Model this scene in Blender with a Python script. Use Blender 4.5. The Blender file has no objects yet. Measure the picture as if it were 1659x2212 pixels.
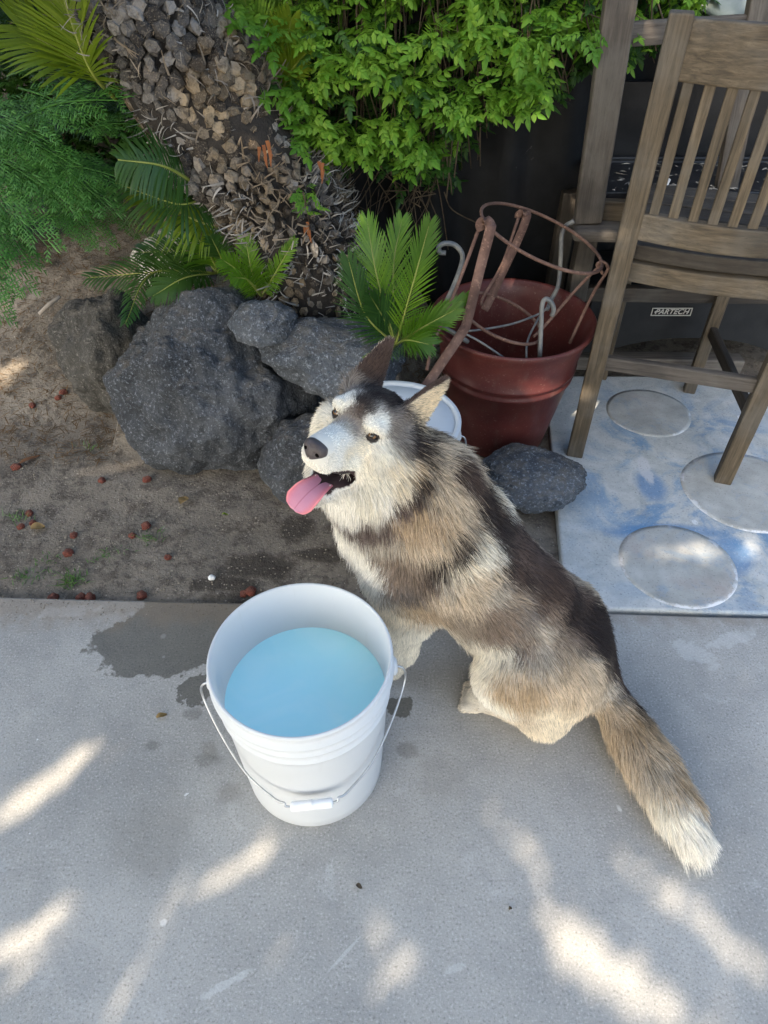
import bpy, bmesh, math, random
import numpy as np
from mathutils import Vector, Matrix, noise, kdtree
R = math.radians
random.seed(7)
rng = np.random.default_rng(11)
scene = bpy.context.scene
col = scene.collection

# ---------------------------------------------------------------- camera, sky, sun, exposure
CAM_H, PITCH = 1.33, 44.0
cam_data = bpy.data.cameras.new('camera')
cam_data.sensor_fit = 'HORIZONTAL'
cam_data.sensor_width = 36.0
cam_data.lens = 36.0 * 1520 / 1659
cam_data.clip_start = 0.02
cam_data.clip_end = 300
camera = bpy.data.objects.new('camera', cam_data)
col.objects.link(camera)
camera.location = (0, 0, CAM_H)
camera.rotation_euler = (R(90 - PITCH), 0, 0)
scene.camera = camera

SUN_ELEV, SUN_AZ = 38.0, (-0.52, -0.854)          # direction on the ground towards the sun
SUN = Vector((SUN_AZ[0] * math.cos(R(SUN_ELEV)), SUN_AZ[1] * math.cos(R(SUN_ELEV)), math.sin(R(SUN_ELEV))))
world = bpy.data.worlds.new('World')
scene.world = world
world.use_nodes = True
wn = world.node_tree.nodes
bg = wn['Background']
sky = wn.new('ShaderNodeTexSky')
sky.sky_type = 'NISHITA'
sky.sun_disc = False
sky.sun_elevation = R(SUN_ELEV)
sky.sun_rotation = math.atan2(SUN_AZ[0], SUN_AZ[1])
sky.air_density = 1.0
sky.dust_density = 4.0
sky.ozone_density = 1.0
bg.inputs['Strength'].default_value = 0.15
world.node_tree.links.new(sky.outputs['Color'], bg.inputs['Color'])
sun_data = bpy.data.lights.new('sun', 'SUN')
sun_data.energy = 4.0
sun_data.angle = R(0.45)
sun_data.color = (1.0, 0.80, 0.60)
sun = bpy.data.objects.new('sun', sun_data)
col.objects.link(sun)
sun.rotation_euler = (-SUN).to_track_quat('-Z', 'Y').to_euler()
sun.location = (-4, -6, 9)
vs = scene.view_settings
vs.view_transform = 'Standard'
vs.look = 'None'
vs.exposure = 1.8
vs.gamma = 1.0
vs.use_curve_mapping = False
vs.use_white_balance = True
vs.white_balance_temperature = 6250
vs.white_balance_tint = 4

# ---------------------------------------------------------------- measuring helpers
_p = R(PITCH)
FW = Vector((0, math.cos(_p), -math.sin(_p)))
UP = Vector((0, math.sin(_p), math.cos(_p)))
RT = Vector((1, 0, 0))
EYE = Vector((0, 0, CAM_H))
def ray(x, y):
    return FW + RT * ((x - 829.5) / 1520) - UP * ((y - 1106) / 1520)
def at_z(x, y, z=0.0):
    d = ray(x, y); return EYE + d * ((z - CAM_H) / d.z)
def at_y(x, y, Y):
    d = ray(x, y); return EYE + d * (Y / d.y)

# ---------------------------------------------------------------- mesh helpers
def link(o, parent=None):
    col.objects.link(o)
    if parent is not None: o.parent = parent
    return o
def tag(o, label=None, cat=None, group=None, kind=None):
    if label: o['label'] = label
    if cat: o['category'] = cat
    if group: o['group'] = group
    if kind: o['kind'] = kind
    return o
def thing(name, label, cat, loc=(0, 0, 0), group=None):
    o = bpy.data.objects.new(name, None)
    o.empty_display_size = .05
    o.location = loc
    link(o)
    return tag(o, label, cat, group)

class MB:
    """collects shapes in world coordinates; build() makes ONE mesh object"""
    def __init__(s): s.v = []; s.f = []; s.sm = True
    def add(s, vs, fs):
        b = len(s.v); s.v.extend([tuple(p) for p in vs]); s.f.extend([tuple(i + b for i in f) for f in fs])
    def tube(s, pts, rad, n=8, cap=True, flat=None):
        pts = [Vector(p) for p in pts]
        m = len(pts)
        rad = [rad] * m if not hasattr(rad, '__len__') else rad
        t0 = (pts[1] - pts[0]).normalized()
        a = t0.orthogonal().normalized() if flat is None else (Vector(flat) - t0 * t0.dot(Vector(flat))).normalized()
        vs, fs = [], []
        for i, p in enumerate(pts):
            t = (pts[min(i + 1, m - 1)] - pts[max(i - 1, 0)]).normalized()
            a = (a - t * a.dot(t))
            a = a.normalized() if a.length > 1e-6 else t.orthogonal().normalized()
            b = t.cross(a)
            for k in range(n):
                th = 2 * math.pi * k / n
                vs.append(p + (a * math.cos(th) + b * math.sin(th)) * rad[i])
        for i in range(m - 1):
            for k in range(n):
                k2 = (k + 1) % n
                fs.append((i * n + k, i * n + k2, (i + 1) * n + k2, (i + 1) * n + k))
        if cap:
            fs.append(tuple(range(n - 1, -1, -1))); fs.append(tuple(range((m - 1) * n, m * n)))
        s.add(vs, fs); return s
    def strip(s, pts, w, th, wdir):
        """flat bar with rectangular section following pts"""
        pts = [Vector(p) for p in pts]; m = len(pts); vs, fs = [], []
        for i, p in enumerate(pts):
            t = (pts[min(i + 1, m - 1)] - pts[max(i - 1, 0)]).normalized()
            a = Vector(wdir); a = (a - t * a.dot(t)).normalized(); b = t.cross(a)
            for x, y in ((-1, -1), (1, -1), (1, 1), (-1, 1)): vs.append(p + a * (x * w / 2) + b * (y * th / 2))
        for i in range(m - 1):
            for k in range(4):
                k2 = (k + 1) % 4; fs.append((i * 4 + k, i * 4 + k2, i * 4 + 4 + k2, i * 4 + 4 + k))
        fs.append((3, 2, 1, 0)); fs.append(tuple(range(m * 4 - 4, m * 4)))
        s.add(vs, fs); return s
    def lathe(s, prof, c, n=64, axis=None, close=False):
        """prof: (radius, height) list round a vertical axis through c"""
        vs, fs = [], []
        m = len(prof)
        for r, z in prof:
            for k in range(n):
                th = 2 * math.pi * k / n
                vs.append((c[0] + r * math.cos(th), c[1] + r * math.sin(th), c[2] + z))
        for i in range(m - 1):
            for k in range(n):
                k2 = (k + 1) % n
                fs.append((i * n + k, i * n + k2, (i + 1) * n + k2, (i + 1) * n + k))
        if close:
            for k in range(n):
                k2 = (k + 1) % n
                fs.append(((m - 1) * n + k, (m - 1) * n + k2, k2, k))
        s.add(vs, fs); return s
    def fill_ring(s, start, n, flip=False):
        f = tuple(range(start, start + n)); s.f.append(f[::-1] if flip else f)
    def build(s, name, material, parent=None, smooth=True, loc=None):
        me = bpy.data.meshes.new(name)
        L = Vector(loc) if loc is not None else (parent_loc(parent) if parent is not None else Vector((0, 0, 0)))
        me.from_pydata([(p[0] - L.x, p[1] - L.y, p[2] - L.z) for p in s.v], [], s.f)
        me.materials.append(material)
        if smooth: me.polygons.foreach_set('use_smooth', [True] * len(me.polygons))
        me.update()
        o = bpy.data.objects.new(name, me)
        if loc is not None and parent is None: o.location = L
        elif loc is not None: o.location = L - parent_loc(parent)
        return link(o, parent)
def parent_loc(p):
    L = Vector((0, 0, 0))
    while p is not None:
        L = L + p.location; p = p.parent
    return L
def beam(name, p0, p1, w, t, side, material, parent, bev=.004, ext=0.0):
    """a board: length along its own X so the grain follows it; w along 'side', t across"""
    p0, p1 = Vector(p0), Vector(p1)
    x = (p1 - p0).normalized(); L = (p1 - p0).length + 2 * ext
    y = Vector(side); y = (y - x * x.dot(y)).normalized(); z = x.cross(y)
    n = max(2, int(L / .06))
    vs, fs = [], []
    for i in range(n + 1):
        X = -L / 2 + L * i / n
        for a, b in ((-1, -1), (1, -1), (1, 1), (-1, 1)):
            j = .0007
            vs.append((X, a * w / 2 + random.uniform(-j, j), b * t / 2 + random.uniform(-j, j)))
    for i in range(n):
        for k in range(4):
            k2 = (k + 1) % 4; fs.append((i * 4 + k, i * 4 + 4 + k, i * 4 + 4 + k2, i * 4 + k2))
    fs.append((0, 1, 2, 3)); fs.append((n * 4 + 3, n * 4 + 2, n * 4 + 1, n * 4))
    me = bpy.data.meshes.new(name); me.from_pydata(vs, [], fs); me.update()
    me.materials.append(material)
    o = bpy.data.objects.new(name, me); link(o, parent)
    M = Matrix((x, y, z)).transposed().to_4x4(); M.translation = (p0 + p1) / 2 - (parent_loc(parent) if parent else Vector())
    o.matrix_local = M
    bm_ = o.modifiers.new('bevel', 'BEVEL'); bm_.width = bev; bm_.segments = 2; bm_.limit_method = 'ANGLE'; bm_.angle_limit = R(40)
    return o
def smooth_pts(pts, k=6):
    """Catmull-Rom through pts"""
    pts = [Vector(p) for p in pts]; out = []
    P = [pts[0] * 2 - pts[1]] + pts + [pts[-1] * 2 - pts[-2]]
    for i in range(1, len(P) - 2):
        a, b, c, d = P[i - 1], P[i], P[i + 1], P[i + 2]
        for j in range(k):
            t = j / k
            out.append(.5 * ((2 * b) + (c - a) * t + (2 * a - 5 * b + 4 * c - d) * t * t + (3 * b - a - 3 * c + d) * t ** 3))
    out.append(pts[-1]); return out

# ---------------------------------------------------------------- materials
def srgb(r, g, b):
    f = lambda c: (c / 255 / 12.92) if c / 255 <= .04045 else ((c / 255 + .055) / 1.055) ** 2.4
    return (f(r), f(g), f(b), 1)
class NT:
    def __init__(s, name):
        s.m = bpy.data.materials.new(name); s.m.use_nodes = True
        s.t = s.m.node_tree; s.n = s.t.nodes; s.b = s.n['Principled BSDF']
        s.b.inputs['Specular IOR Level'].default_value = .35
        s.co = None
    def new(s, typ, **kw):
        n = s.n.new(typ)
        for k, v in kw.items(): setattr(n, k, v)
        return n
    def set(s, sock, v):
        if isinstance(v, bpy.types.NodeSocket): s.t.links.new(v, sock)
        else:
            if hasattr(sock.default_value, '__len__') and not hasattr(v, '__len__'): v = (v, v, v, 1)[:len(sock.default_value)]
            if hasattr(sock.default_value, '__len__') and len(v) == 3 and len(sock.default_value) == 4: v = (*v, 1)
            sock.default_value = v
    def coord(s, scale=(1, 1, 1), which='Object'):
        if s.co is None: s.co = s.new('ShaderNodeTexCoord')
        mp = s.new('ShaderNodeMapping'); s.t.links.new(s.co.outputs[which], mp.inputs['Vector']); mp.inputs['Scale'].default_value = scale
        return mp.outputs['Vector']
    def noise(s, scale, detail=4, rough=.55, vec=None, dist=0):
        n = s.new('ShaderNodeTexNoise'); s.set(n.inputs['Vector'], vec if vec is not None else s.coord())
        n.inputs['Scale'].default_value = scale; n.inputs['Detail'].default_value = detail
        n.inputs['Roughness'].default_value = rough; n.inputs['Distortion'].default_value = dist
        return n.outputs['Fac']
    def voro(s, scale, vec=None, feature='F1', out='Distance'):
        n = s.new('ShaderNodeTexVoronoi', feature=feature); s.set(n.inputs['Vector'], vec if vec is not None else s.coord())
        n.inputs['Scale'].default_value = scale; return n.outputs[out]
    def ramp(s, fac, stops):
        n = s.new('ShaderNodeValToRGB'); s.set(n.inputs['Fac'], fac); e = n.color_ramp.elements
        while len(e) < len(stops): e.new(.5)
        for i, (p, c) in enumerate(stops):
            e[i].position = p; c = c if hasattr(c, '__len__') else (c, c, c); e[i].color = (*c[:3], 1)
        return n.outputs['Color']
    def mix(s, fac, a, b, blend='MIX'):
        n = s.new('ShaderNodeMix', data_type='RGBA', blend_type=blend)
        s.set(n.inputs[0], fac); s.set(n.inputs[6], a); s.set(n.inputs[7], b); return n.outputs[2]
    def math(s, op, a, b=0.0, c=None, clamp=False):
        n = s.new('ShaderNodeMath', operation=op, use_clamp=clamp); s.set(n.inputs[0], a); s.set(n.inputs[1], b)
        if c is not None: s.set(n.inputs[2], c)
        return n.outputs[0]
    def sstep(s, x, lo, hi):
        n = s.new('ShaderNodeMapRange', interpolation_type='SMOOTHSTEP'); s.set(n.inputs[0], x)
        n.inputs[1].default_value = lo; n.inputs[2].default_value = hi; n.inputs[3].default_value = 0; n.inputs[4].default_value = 1
        return n.outputs[0]
    def dist_to(s, p, scale=(1, 1, 1), wob=0, wscale=6, rot=0.0):
        """distance from a world point on the sheet, edge broken up by noise"""
        vec = s.new('ShaderNodeNewGeometry').outputs['Position']
        mp = s.new('ShaderNodeMapping'); s.t.links.new(vec, mp.inputs['Vector']); mp.vector_type = 'TEXTURE'
        mp.inputs['Location'].default_value = p; mp.inputs['Scale'].default_value = scale; mp.inputs['Rotation'].default_value = (0, 0, rot)
        ln = s.new('ShaderNodeVectorMath', operation='LENGTH'); s.t.links.new(mp.outputs[0], ln.inputs[0]); d = ln.outputs['Value']
        if wob:
            n = s.noise(wscale, 4, .6, vec); d = s.math('MULTIPLY_ADD', s.math('SUBTRACT', n, .5), wob, d)
        return d
    def bump(s, h, strength=.5, dist=.01, prev=None):
        n = s.new('ShaderNodeBump'); n.inputs['Strength'].default_value = strength; n.inputs['Distance'].default_value = dist
        s.set(n.inputs['Height'], h)
        if prev is not None: s.t.links.new(prev, n.inputs['Normal'])
        s.t.links.new(n.outputs[0], s.b.inputs['Normal']); return n.outputs[0]
    def out(s, color=None, rough=None, **kw):
        if color is not None: s.set(s.b.inputs['Base Color'], color)
        if rough is not None: s.set(s.b.inputs['Roughness'], rough)
        for k, v in kw.items(): s.set(s.b.inputs[k.replace('_', ' ')], v)
        return s.m
    def rnd(s):
        return s.new('ShaderNodeObjectInfo').outputs['Random']
def simple(name, c1, c2, scale=8, rough=.6, bump=0., bscale=None, bdist=.004, detail=5, **kw):
    t = NT(name); f = t.noise(scale, detail, .6)
    c = t.mix(t.sstep(f, .3, .7), c1, c2)
    if bump: t.bump(t.noise(bscale or scale * 4, 5, .65), bump, bdist)
    return t.out(c, rough, **kw)

def leaf_mat(name, c1, c2, c3=None, trans=.35, rough=.45, spec=.4):
    """green blade: a little varied from object to object and across the plant, with light passing through"""
    t = NT(name)
    g = t.new('ShaderNodeNewGeometry')
    c = t.mix(g.outputs['Random Per Island'], c1, c2)
    if c3 is not None: c = t.mix(t.sstep(t.noise(3.0, 2, .5, g.outputs['Position']), .45, .7), c, c3)
    c = t.mix(t.math('MULTIPLY', t.noise(160, 2), .35), c, (0.02, .035, .01))
    t.out(c, rough); t.b.inputs['Specular IOR Level'].default_value = spec
    tr = t.new('ShaderNodeBsdfTranslucent'); t.set(tr.inputs['Color'], t.mix(1.0, c, (1.2, 1.25, .5), 'MULTIPLY'))
    ms = t.new('ShaderNodeMixShader'); ms.inputs[0].default_value = trans
    t.t.links.new(t.b.outputs[0], ms.inputs[1]); t.t.links.new(tr.outputs[0], ms.inputs[2])
    t.t.links.new(ms.outputs[0], t.n['Material Output'].inputs['Surface'])
    return t.m

# ================================================================= the ground
def edge_y(x): return 1.052 - .034 * x            # far edge of the patio
SLAB_L = lambda y: .432 + (y - 1.025) * .113       # left edge of the painted slab
SLAB_FAR = 2.04

def mat_concrete():
    t = NT('broom finished concrete')
    g = t.new('ShaderNodeNewGeometry').outputs['Position']
    big = t.noise(2.2, 5, .6, g); mid = t.noise(14, 6, .65, g); fine = t.noise(420, 3, .7, g); grain = t.voro(330, g)
    c = t.ramp(big, [(.32, (.255, .25, .238)), (.5, (.365, .355, .332)), (.68, (.445, .43, .40))])
    c = t.mix(t.math('MULTIPLY', t.sstep(mid, .45, .75), .4), c, (.25, .245, .235))
    c = t.mix(t.math('MULTIPLY', t.sstep(t.noise(7, 5, .7, g, 1.2), .58, .72), .35), c, (.55, .54, .53))
    sp = t.noise(230, 3, .6, g)
    c = t.mix(t.math('MULTIPLY', t.sstep(sp, .55, .68), .5), c, (.60, .58, .55))
    c = t.mix(t.math('MULTIPLY', t.sstep(sp, .45, .31), .6), c, (.12, .112, .10))
    c = t.mix(t.math('MULTIPLY', t.sstep(fine, .35, .7), .35), c, (.22, .21, .2))
    c = t.mix(t.math('MULTIPLY', t.sstep(t.noise(1.3, 6, .7, g, 1.6), .52, .68), .3), c, (.20, .205, .21))
    # chips of old white paint
    pv = t.noise(33, 3, .5, g); c = t.mix(t.math('MULTIPLY', t.sstep(pv, .745, .765), .8), c, (.68, .68, .68))
    # chalky scrapes and old spots
    for x0_, y0_, x1_, y1_, w_, st in ((555, 2088, 415, 2165, .007, .35), (690, 2120, 800, 2000, .003, .3), (1440, 1380, 1560, 1440, .03, .3), (1640, 1360, 1520, 1400, .02, .3), (350, 1372, 356, 1376, .007, .8), (352, 1418, 355, 1420, .004, .8), (352, 1992, 356, 1995, .007, .6), (60, 1325, 230, 1318, .022, .4), (1330, 1735, 1345, 1760, .006, .7), (1010, 2080, 960, 2100, .006, .25)):
        a_, b_q = at_z(x0_, y0_), at_z(x1_, y1_); cc_ = (a_ + b_q) / 2; dd_ = b_q - a_
        f_ = t.dist_to((cc_.x, cc_.y, 0), (max(w_, dd_.length / 2), w_, 1), 2.2, 38, math.atan2(dd_.y, dd_.x))
        c = t.mix(t.math('MULTIPLY', t.sstep(f_, 1.0, .55), st), c, (.60, .60, .59))
    for x0_, y0_, x1_, y1_, w_, st in ((470, 1700, 520, 1730, .03, .35), (430, 1600, 470, 1640, .02, .4), (250, 1850, 420, 1760, .10, .22), (900, 1700, 1000, 1650, .06, .2)):
        a_, b_q = at_z(x0_, y0_), at_z(x1_, y1_); cc_ = (a_ + b_q) / 2; dd_ = b_q - a_
        f_ = t.dist_to((cc_.x, cc_.y, 0), (max(w_, dd_.length / 2), w_, 1), 1.2, 18, math.atan2(dd_.y, dd_.x))
        c = t.mix(t.math('MULTIPLY', t.sstep(f_, 1.1, .4), st), c, (.16, .145, .12))
    # water spilled from the bucket
    W1 = at_z(335, 1392); W2 = at_z(430, 1480); W3 = at_z(865, 1525); W4 = at_z(560, 1330); W5 = at_z(420, 1330)
    wet = None
    for p, s_, wb in ((W1, (.15, .095, 1), .9), (W5, (.16, .07, 1), .8), (W4, (.2, .06, 1), .8), (W2, (.06, .04, 1), 2.2), (W3, (.03, .03, 1), 1.6)):
        d = t.sstep(t.dist_to((p.x, p.y, 0), s_, wb * 1.3, 17), 1.0, .92)
        wet = d if wet is None else t.math('MAXIMUM', wet, d)
    # dried splashes and dirt by the bucket
    for px, py, r in ((450, 1640, .03), (415, 1540, .025), (330, 1610, .02), (880, 1620, .03)):
        p = at_z(px, py); d = t.math('MULTIPLY', t.sstep(t.dist_to((p.x, p.y, 0), (r, r * .7, 1), 1.4, 30), 1.0, .5), .45)
        wet = t.math('MAXIMUM', wet, d)
    c = t.mix(wet, c, t.mix(1.0, c, (.40, .385, .35), 'MULTIPLY'))
    # soil washed over the far edge
    yy = t.new('ShaderNodeSeparateXYZ'); t.t.links.new(g, yy.inputs[0])
    dirt = t.math('MULTIPLY', t.sstep(t.math('MULTIPLY_ADD', t.noise(20, 4, .6, g), .12, yy.outputs[1]), 1.03, 1.10), .55)
    c = t.mix(dirt, c, (.20, .155, .11))
    r = t.mix(wet, (.82,) * 3, (.32,) * 3)
    n1 = t.bump(t.noise(200, 4, .7, g), .25, .003)
    t.bump(t.noise(16, 3, .5, g), .2, .01, n1)
    return t.out(c, r)
M_CONC = mat_concrete()

CIRCLES = [(at_z(1400, 893), .132), (at_z(1610, 1062), .175), (at_z(1462, 1222), .145)]
def mat_blue():
    t = NT('worn blue painted concrete')
    g = t.new('ShaderNodeNewGeometry').outputs['Position']
    big = t.noise(3.0, 5, .6, g); mid = t.noise(12, 6, .7, g, .6); sp = t.noise(190, 2, .5, g)
    c = t.ramp(mid, [(.3, (.33, .34, .33)), (.55, (.47, .47, .45)), (.75, (.58, .575, .55))])
    c = t.mix(t.math('MULTIPLY', t.sstep(t.noise(24, 6, .8, g, .8), .55, .68), .55), c, (.48, .48, .47))
    blue = t.math('MULTIPLY', t.sstep(t.noise(5.5, 6, .68, g, .8), .44, .62), .85)
    # the paint survives best between the discs
    p = at_z(1490, 1050); near = t.sstep(t.dist_to((p.x, p.y, 0), (.46, .6, 1), .35, 6), 1.15, .35)
    blue = t.math('MULTIPLY', blue, near)
    c = t.mix(blue, c, t.ramp(big, [(.3, (.085, .19, .34)), (.7, (.17, .29, .42))]))
    for q, s_ in (((1405, 1050), (.045, .075, 1)), ((1430, 1150), (.16, .03, 1)), ((1560, 1200), (.1, .07, 1))):
        pp = at_z(*q); c = t.mix(t.math('MULTIPLY', t.sstep(t.dist_to((pp.x, pp.y, 0), s_, .8, 14), 1.2, .5), .75), c, (.09, .20, .37))
    # chalky streaks
    pp = at_z(1392, 1015); c = t.mix(t.math('MULTIPLY', t.sstep(t.dist_to((pp.x, pp.y, 0), (.022, .085, 1), 1.3, 30), 1.0, .6), .75), c, (.55, .54, .54))
    for q, r in (((1590, 1092), .016), ((1500, 1130), .008), ((1620, 880), .014), ((1600, 905), .012)):
        pp = at_z(*q); c = t.mix(t.math('MULTIPLY', t.sstep(t.dist_to((pp.x, pp.y, 0), (r, r * 1.3, 1), .7, 60), 1.0, .8), .85), c, (.62, .63, .64))
    c = t.mix(t.math('MULTIPLY', t.sstep(sp, .60, .72), .35), c, (.6, .6, .6))
    c = t.mix(t.math('MULTIPLY', t.sstep(sp, .40, .28), .5), c, (.12, .12, .12))
    t.bump(t.noise(120, 4, .7, g), .3, .003)
    return t.out(c, .72)
M_BLUE = mat_blue()

def mat_disc():
    t = NT('round paving disc with chalky rim')
    g = t.new('ShaderNodeNewGeometry').outputs['Position']
    v = t.coord(); ln = t.new('ShaderNodeVectorMath', operation='LENGTH'); t.t.links.new(v, ln.inputs[0]); d = ln.outputs['Value']
    mid = t.noise(11, 6, .65, g)
    c = t.ramp(mid, [(.3, (.28, .28, .26)), (.55, (.39, .385, .36)), (.75, (.49, .485, .46))])
    c = t.mix(t.math('MULTIPLY', t.sstep(t.noise(5, 4, .6, g), .5, .7), .5), c, (.37, .30, .27))
    c = t.mix(t.math('MULTIPLY', t.sstep(t.noise(8, 5, .7, g, .8), .50, .66), .5), c, (.21, .29, .38))
    c = t.mix(t.math('MULTIPLY', t.sstep(t.noise(10, 6, .75, g, .5), .52, .7), .5), c, (.42, .41, .39))
    rim = t.sstep(t.math('MULTIPLY_ADD', t.noise(30, 6, .8, g), .34, d), 1.10, 1.15)
    rim = t.math('MULTIPLY', rim, t.sstep(t.noise(9, 5, .7, g), .47, .58))
    c = t.mix(t.math('MULTIPLY', rim, .85), c, (.62, .63, .66))
    sp = t.noise(190, 2, .5, g); c = t.mix(t.math('MULTIPLY', t.sstep(sp, .40, .28), .5), c, (.12, .12, .12))
    t.bump(t.noise(120, 4, .7, g), .3, .003)
    return t.out(c, .75)
M_DISC = mat_disc()

def sheet(name, poly, z0, z1, material, nx=1):
    """slab with thickness from a polygon seen from above"""
    m = MB(); n = len(poly)
    m.add([(x, y, z1) for x, y in poly] + [(x, y, z0) for x, y in poly], [tuple(range(n))] + [(i, i + n, (i + 1) % n + n, (i + 1) % n) for i in range(n)])
    o = m.build(name, material, smooth=False)
    b = o.modifiers.new('bevel', 'BEVEL'); b.width = .006; b.segments = 2; b.limit_method = 'ANGLE'
    return tag(o, kind='structure')
xs = [-4 + .25 * i for i in range(33)]
patio = sheet('patio', [(-4, -4), (4, -4)] + [(x, edge_y(x) + .006 * noise.noise((x * 6, 0, 0))) for x in reversed(xs)], -.12, 0.0, M_CONC)
slab = sheet('painted_pavement', [(SLAB_L(1.03), edge_y(.43) + .009), (3.2, edge_y(3.2) + .009), (3.2, SLAB_FAR - .02), (SLAB_L(SLAB_FAR), SLAB_FAR)], -.12, 0.004, M_BLUE)
for c, r in CIRCLES:
    m = MB(); n = 56
    prof = [(0.00002, .0010), (.5, .0010), (.9, .0010), (.994, .0007), (1.0, -.001)]
    m.lathe([(a, b) for a, b in prof], (0, 0, 0), n); m.fill_ring(0, n)
    jit = lambda x, y: 1 + .016 * noise.noise((x * 1.3 + r * 40, y * 1.3, 0)) + .008 * noise.noise((x * 5, y * 5 + r * 40, 3)) if x * x + y * y > .7 else 1
    m.v = [(x * jit(x, y), y * jit(x, y), z) for x, y, z in m.v]
    me_o = m.build('paving_disc', M_DISC, slab)
    me_o.location = (c.x, c.y, .004); me_o.scale = (r, r * .97, 1)

# ---- soil
def soil_z(x, y):
    b = -.018 + .012 * noise.noise((x * 3, y * 3, 0)) + .006 * noise.noise((x * 11, y * 11, 3))
    # terrace held up by the boulders
    f = max(0, min(1, (y - (1.62 if x < .05 else 1.9 + .6 * min(1, (x - .05) * 3))) / .35)); f = f * f * (3 - 2 * f)
    if x < -.82: f *= max(0, min(1, (y - 1.8) / .6))
    h = .20 * f + .10 * max(0, min(1, (y - 2.1) / 1.0)) * (x < .3)
    return b + h + f * .02 * noise.noise((x * 5, y * 5, 9))
def mat_soil():
    t = NT('dry garden soil')
    g = t.new('ShaderNodeNewGeometry').outputs['Position']
    big = t.noise(3.5, 5, .6, g); mid = t.noise(26, 6, .7, g); fine = t.noise(150, 4, .7, g)
    c = t.ramp(big, [(.3, (.12, .10, .078)), (.55, (.20, .168, .132)), (.75, (.27, .235, .19))])
    c = t.mix(t.math('MULTIPLY', t.sstep(mid, .44, .64), .7), c, (.045, .036, .028))
    c = t.mix(t.math('MULTIPLY', t.sstep(fine, .53, .7), .6), c, (.26, .22, .175))
    wet = None
    for q, s_ in (((560, 1215), (.12, .055, 1)), ((640, 1130), (.06, .06, 1)), ((480, 1255), (.10, .03, 1)), ((700, 1190), (.09, .03, 1)), ((600, 1285), (.2, .03, 1))):
        p = at_z(*q); d = t.sstep(t.dist_to((p.x, p.y, 0), s_, .9, 22), 1.1, .6)
        wet = d if wet is None else t.math('MAXIMUM', wet, d)
    c = t.mix(t.math('MULTIPLY', wet, .75), c, (.035, .027, .02))
    ch = t.voro(95, g); c = t.mix(t.math('MULTIPLY', t.sstep(t.voro(60, g), .16, .08), .7), c, (.36, .31, .25))
    n1 = t.bump(fine, .6, .006); n2 = t.bump(mid, .5, .015, n1); t.bump(ch, .3, .004, n2)
    return t.out(c, .95)
M_SOIL = mat_soil()
def grid_sheet(name, x0, x1, y0, y1, step, fz, material):
    nx, ny = int((x1 - x0) / step), int((y1 - y0) / step)
    vs = []
    for j in range(ny + 1):
        for i in range(nx + 1):
            x, y = x0 + (x1 - x0) * i / nx, y0 + (y1 - y0) * j / ny
            vs.append((x, y, fz(x, y)))
    m = MB(); m.add(vs, [(j * (nx + 1) + i, j * (nx + 1) + i + 1, (j + 1) * (nx + 1) + i + 1, (j + 1) * (nx + 1) + i) for j in range(ny) for i in range(nx)])
    return m.build(name, material)
bed = grid_sheet('soil_bed', -2.4, 2.6, .96, 4.2, .022, lambda x, y: soil_z(x, y) if (y > edge_y(x) - .01 and not (x > SLAB_L(y) + .03 and y < SLAB_FAR - .03)) else -.08, M_SOIL)
tag(bed, kind='structure')
far = MB(); far.add([(-60, -60, -.14), (60, -60, -.14), (60, 60, -.14), (-60, 60, -.14)], [(0, 1, 2, 3)])
tag(far.build('ground', M_SOIL), kind='structure')

# ================================================================= boulders
def mat_rock(name, c1, c2, c3, pit=1.0):
    t = NT(name)
    v = t.coord()
    big = t.noise(3.2, 6, .62, v); mid = t.noise(22, 6, .7, v); fine = t.noise(115, 6, .82, v); pits = t.voro(75, v)
    c = t.ramp(big, [(.3, c1), (.5, c2), (.72, c3)])
    c = t.mix(t.math('MULTIPLY', t.sstep(mid, .5, .68), .6), c, tuple(x * .45 for x in c1))
    c = t.mix(t.math('MULTIPLY', t.sstep(fine, .53, .63), .85), c, tuple(min(1, x * 2.4) for x in c3))
    c = t.mix(t.math('MULTIPLY', t.sstep(fine, .42, .3), .85), c, (.015, .015, .016))
    # dust settled on upward faces
    nz = t.new('ShaderNodeSeparateXYZ'); t.t.links.new(t.new('ShaderNodeNewGeometry').outputs['Normal'], nz.inputs[0])
    c = t.mix(t.math('MULTIPLY', t.math('MULTIPLY', t.sstep(nz.outputs[2], .55, 1.0), t.sstep(mid, .4, .6)), .35), c, (.26, .22, .17))
    n1 = t.bump(pits, .35 * pit, .006); n2 = t.bump(fine, .8 * pit, .006, n1); t.bump(mid, .9, .022, n2)
    return t.out(c, .93)
M_ROCKA = mat_rock('grey basalt', (.03, .032, .036), (.057, .061, .068), (.10, .106, .118))
M_ROCKB = mat_rock('brown basalt', (.04, .036, .03), (.065, .06, .052), (.10, .092, .08))
M_ROCKC = mat_rock('blue grey basalt', (.042, .047, .054), (.08, .088, .10), (.14, .15, .168))
M_ROCKP = mat_rock('pale sandstone', (.30, .27, .23), (.38, .35, .3), (.45, .42, .37), .5)
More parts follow.
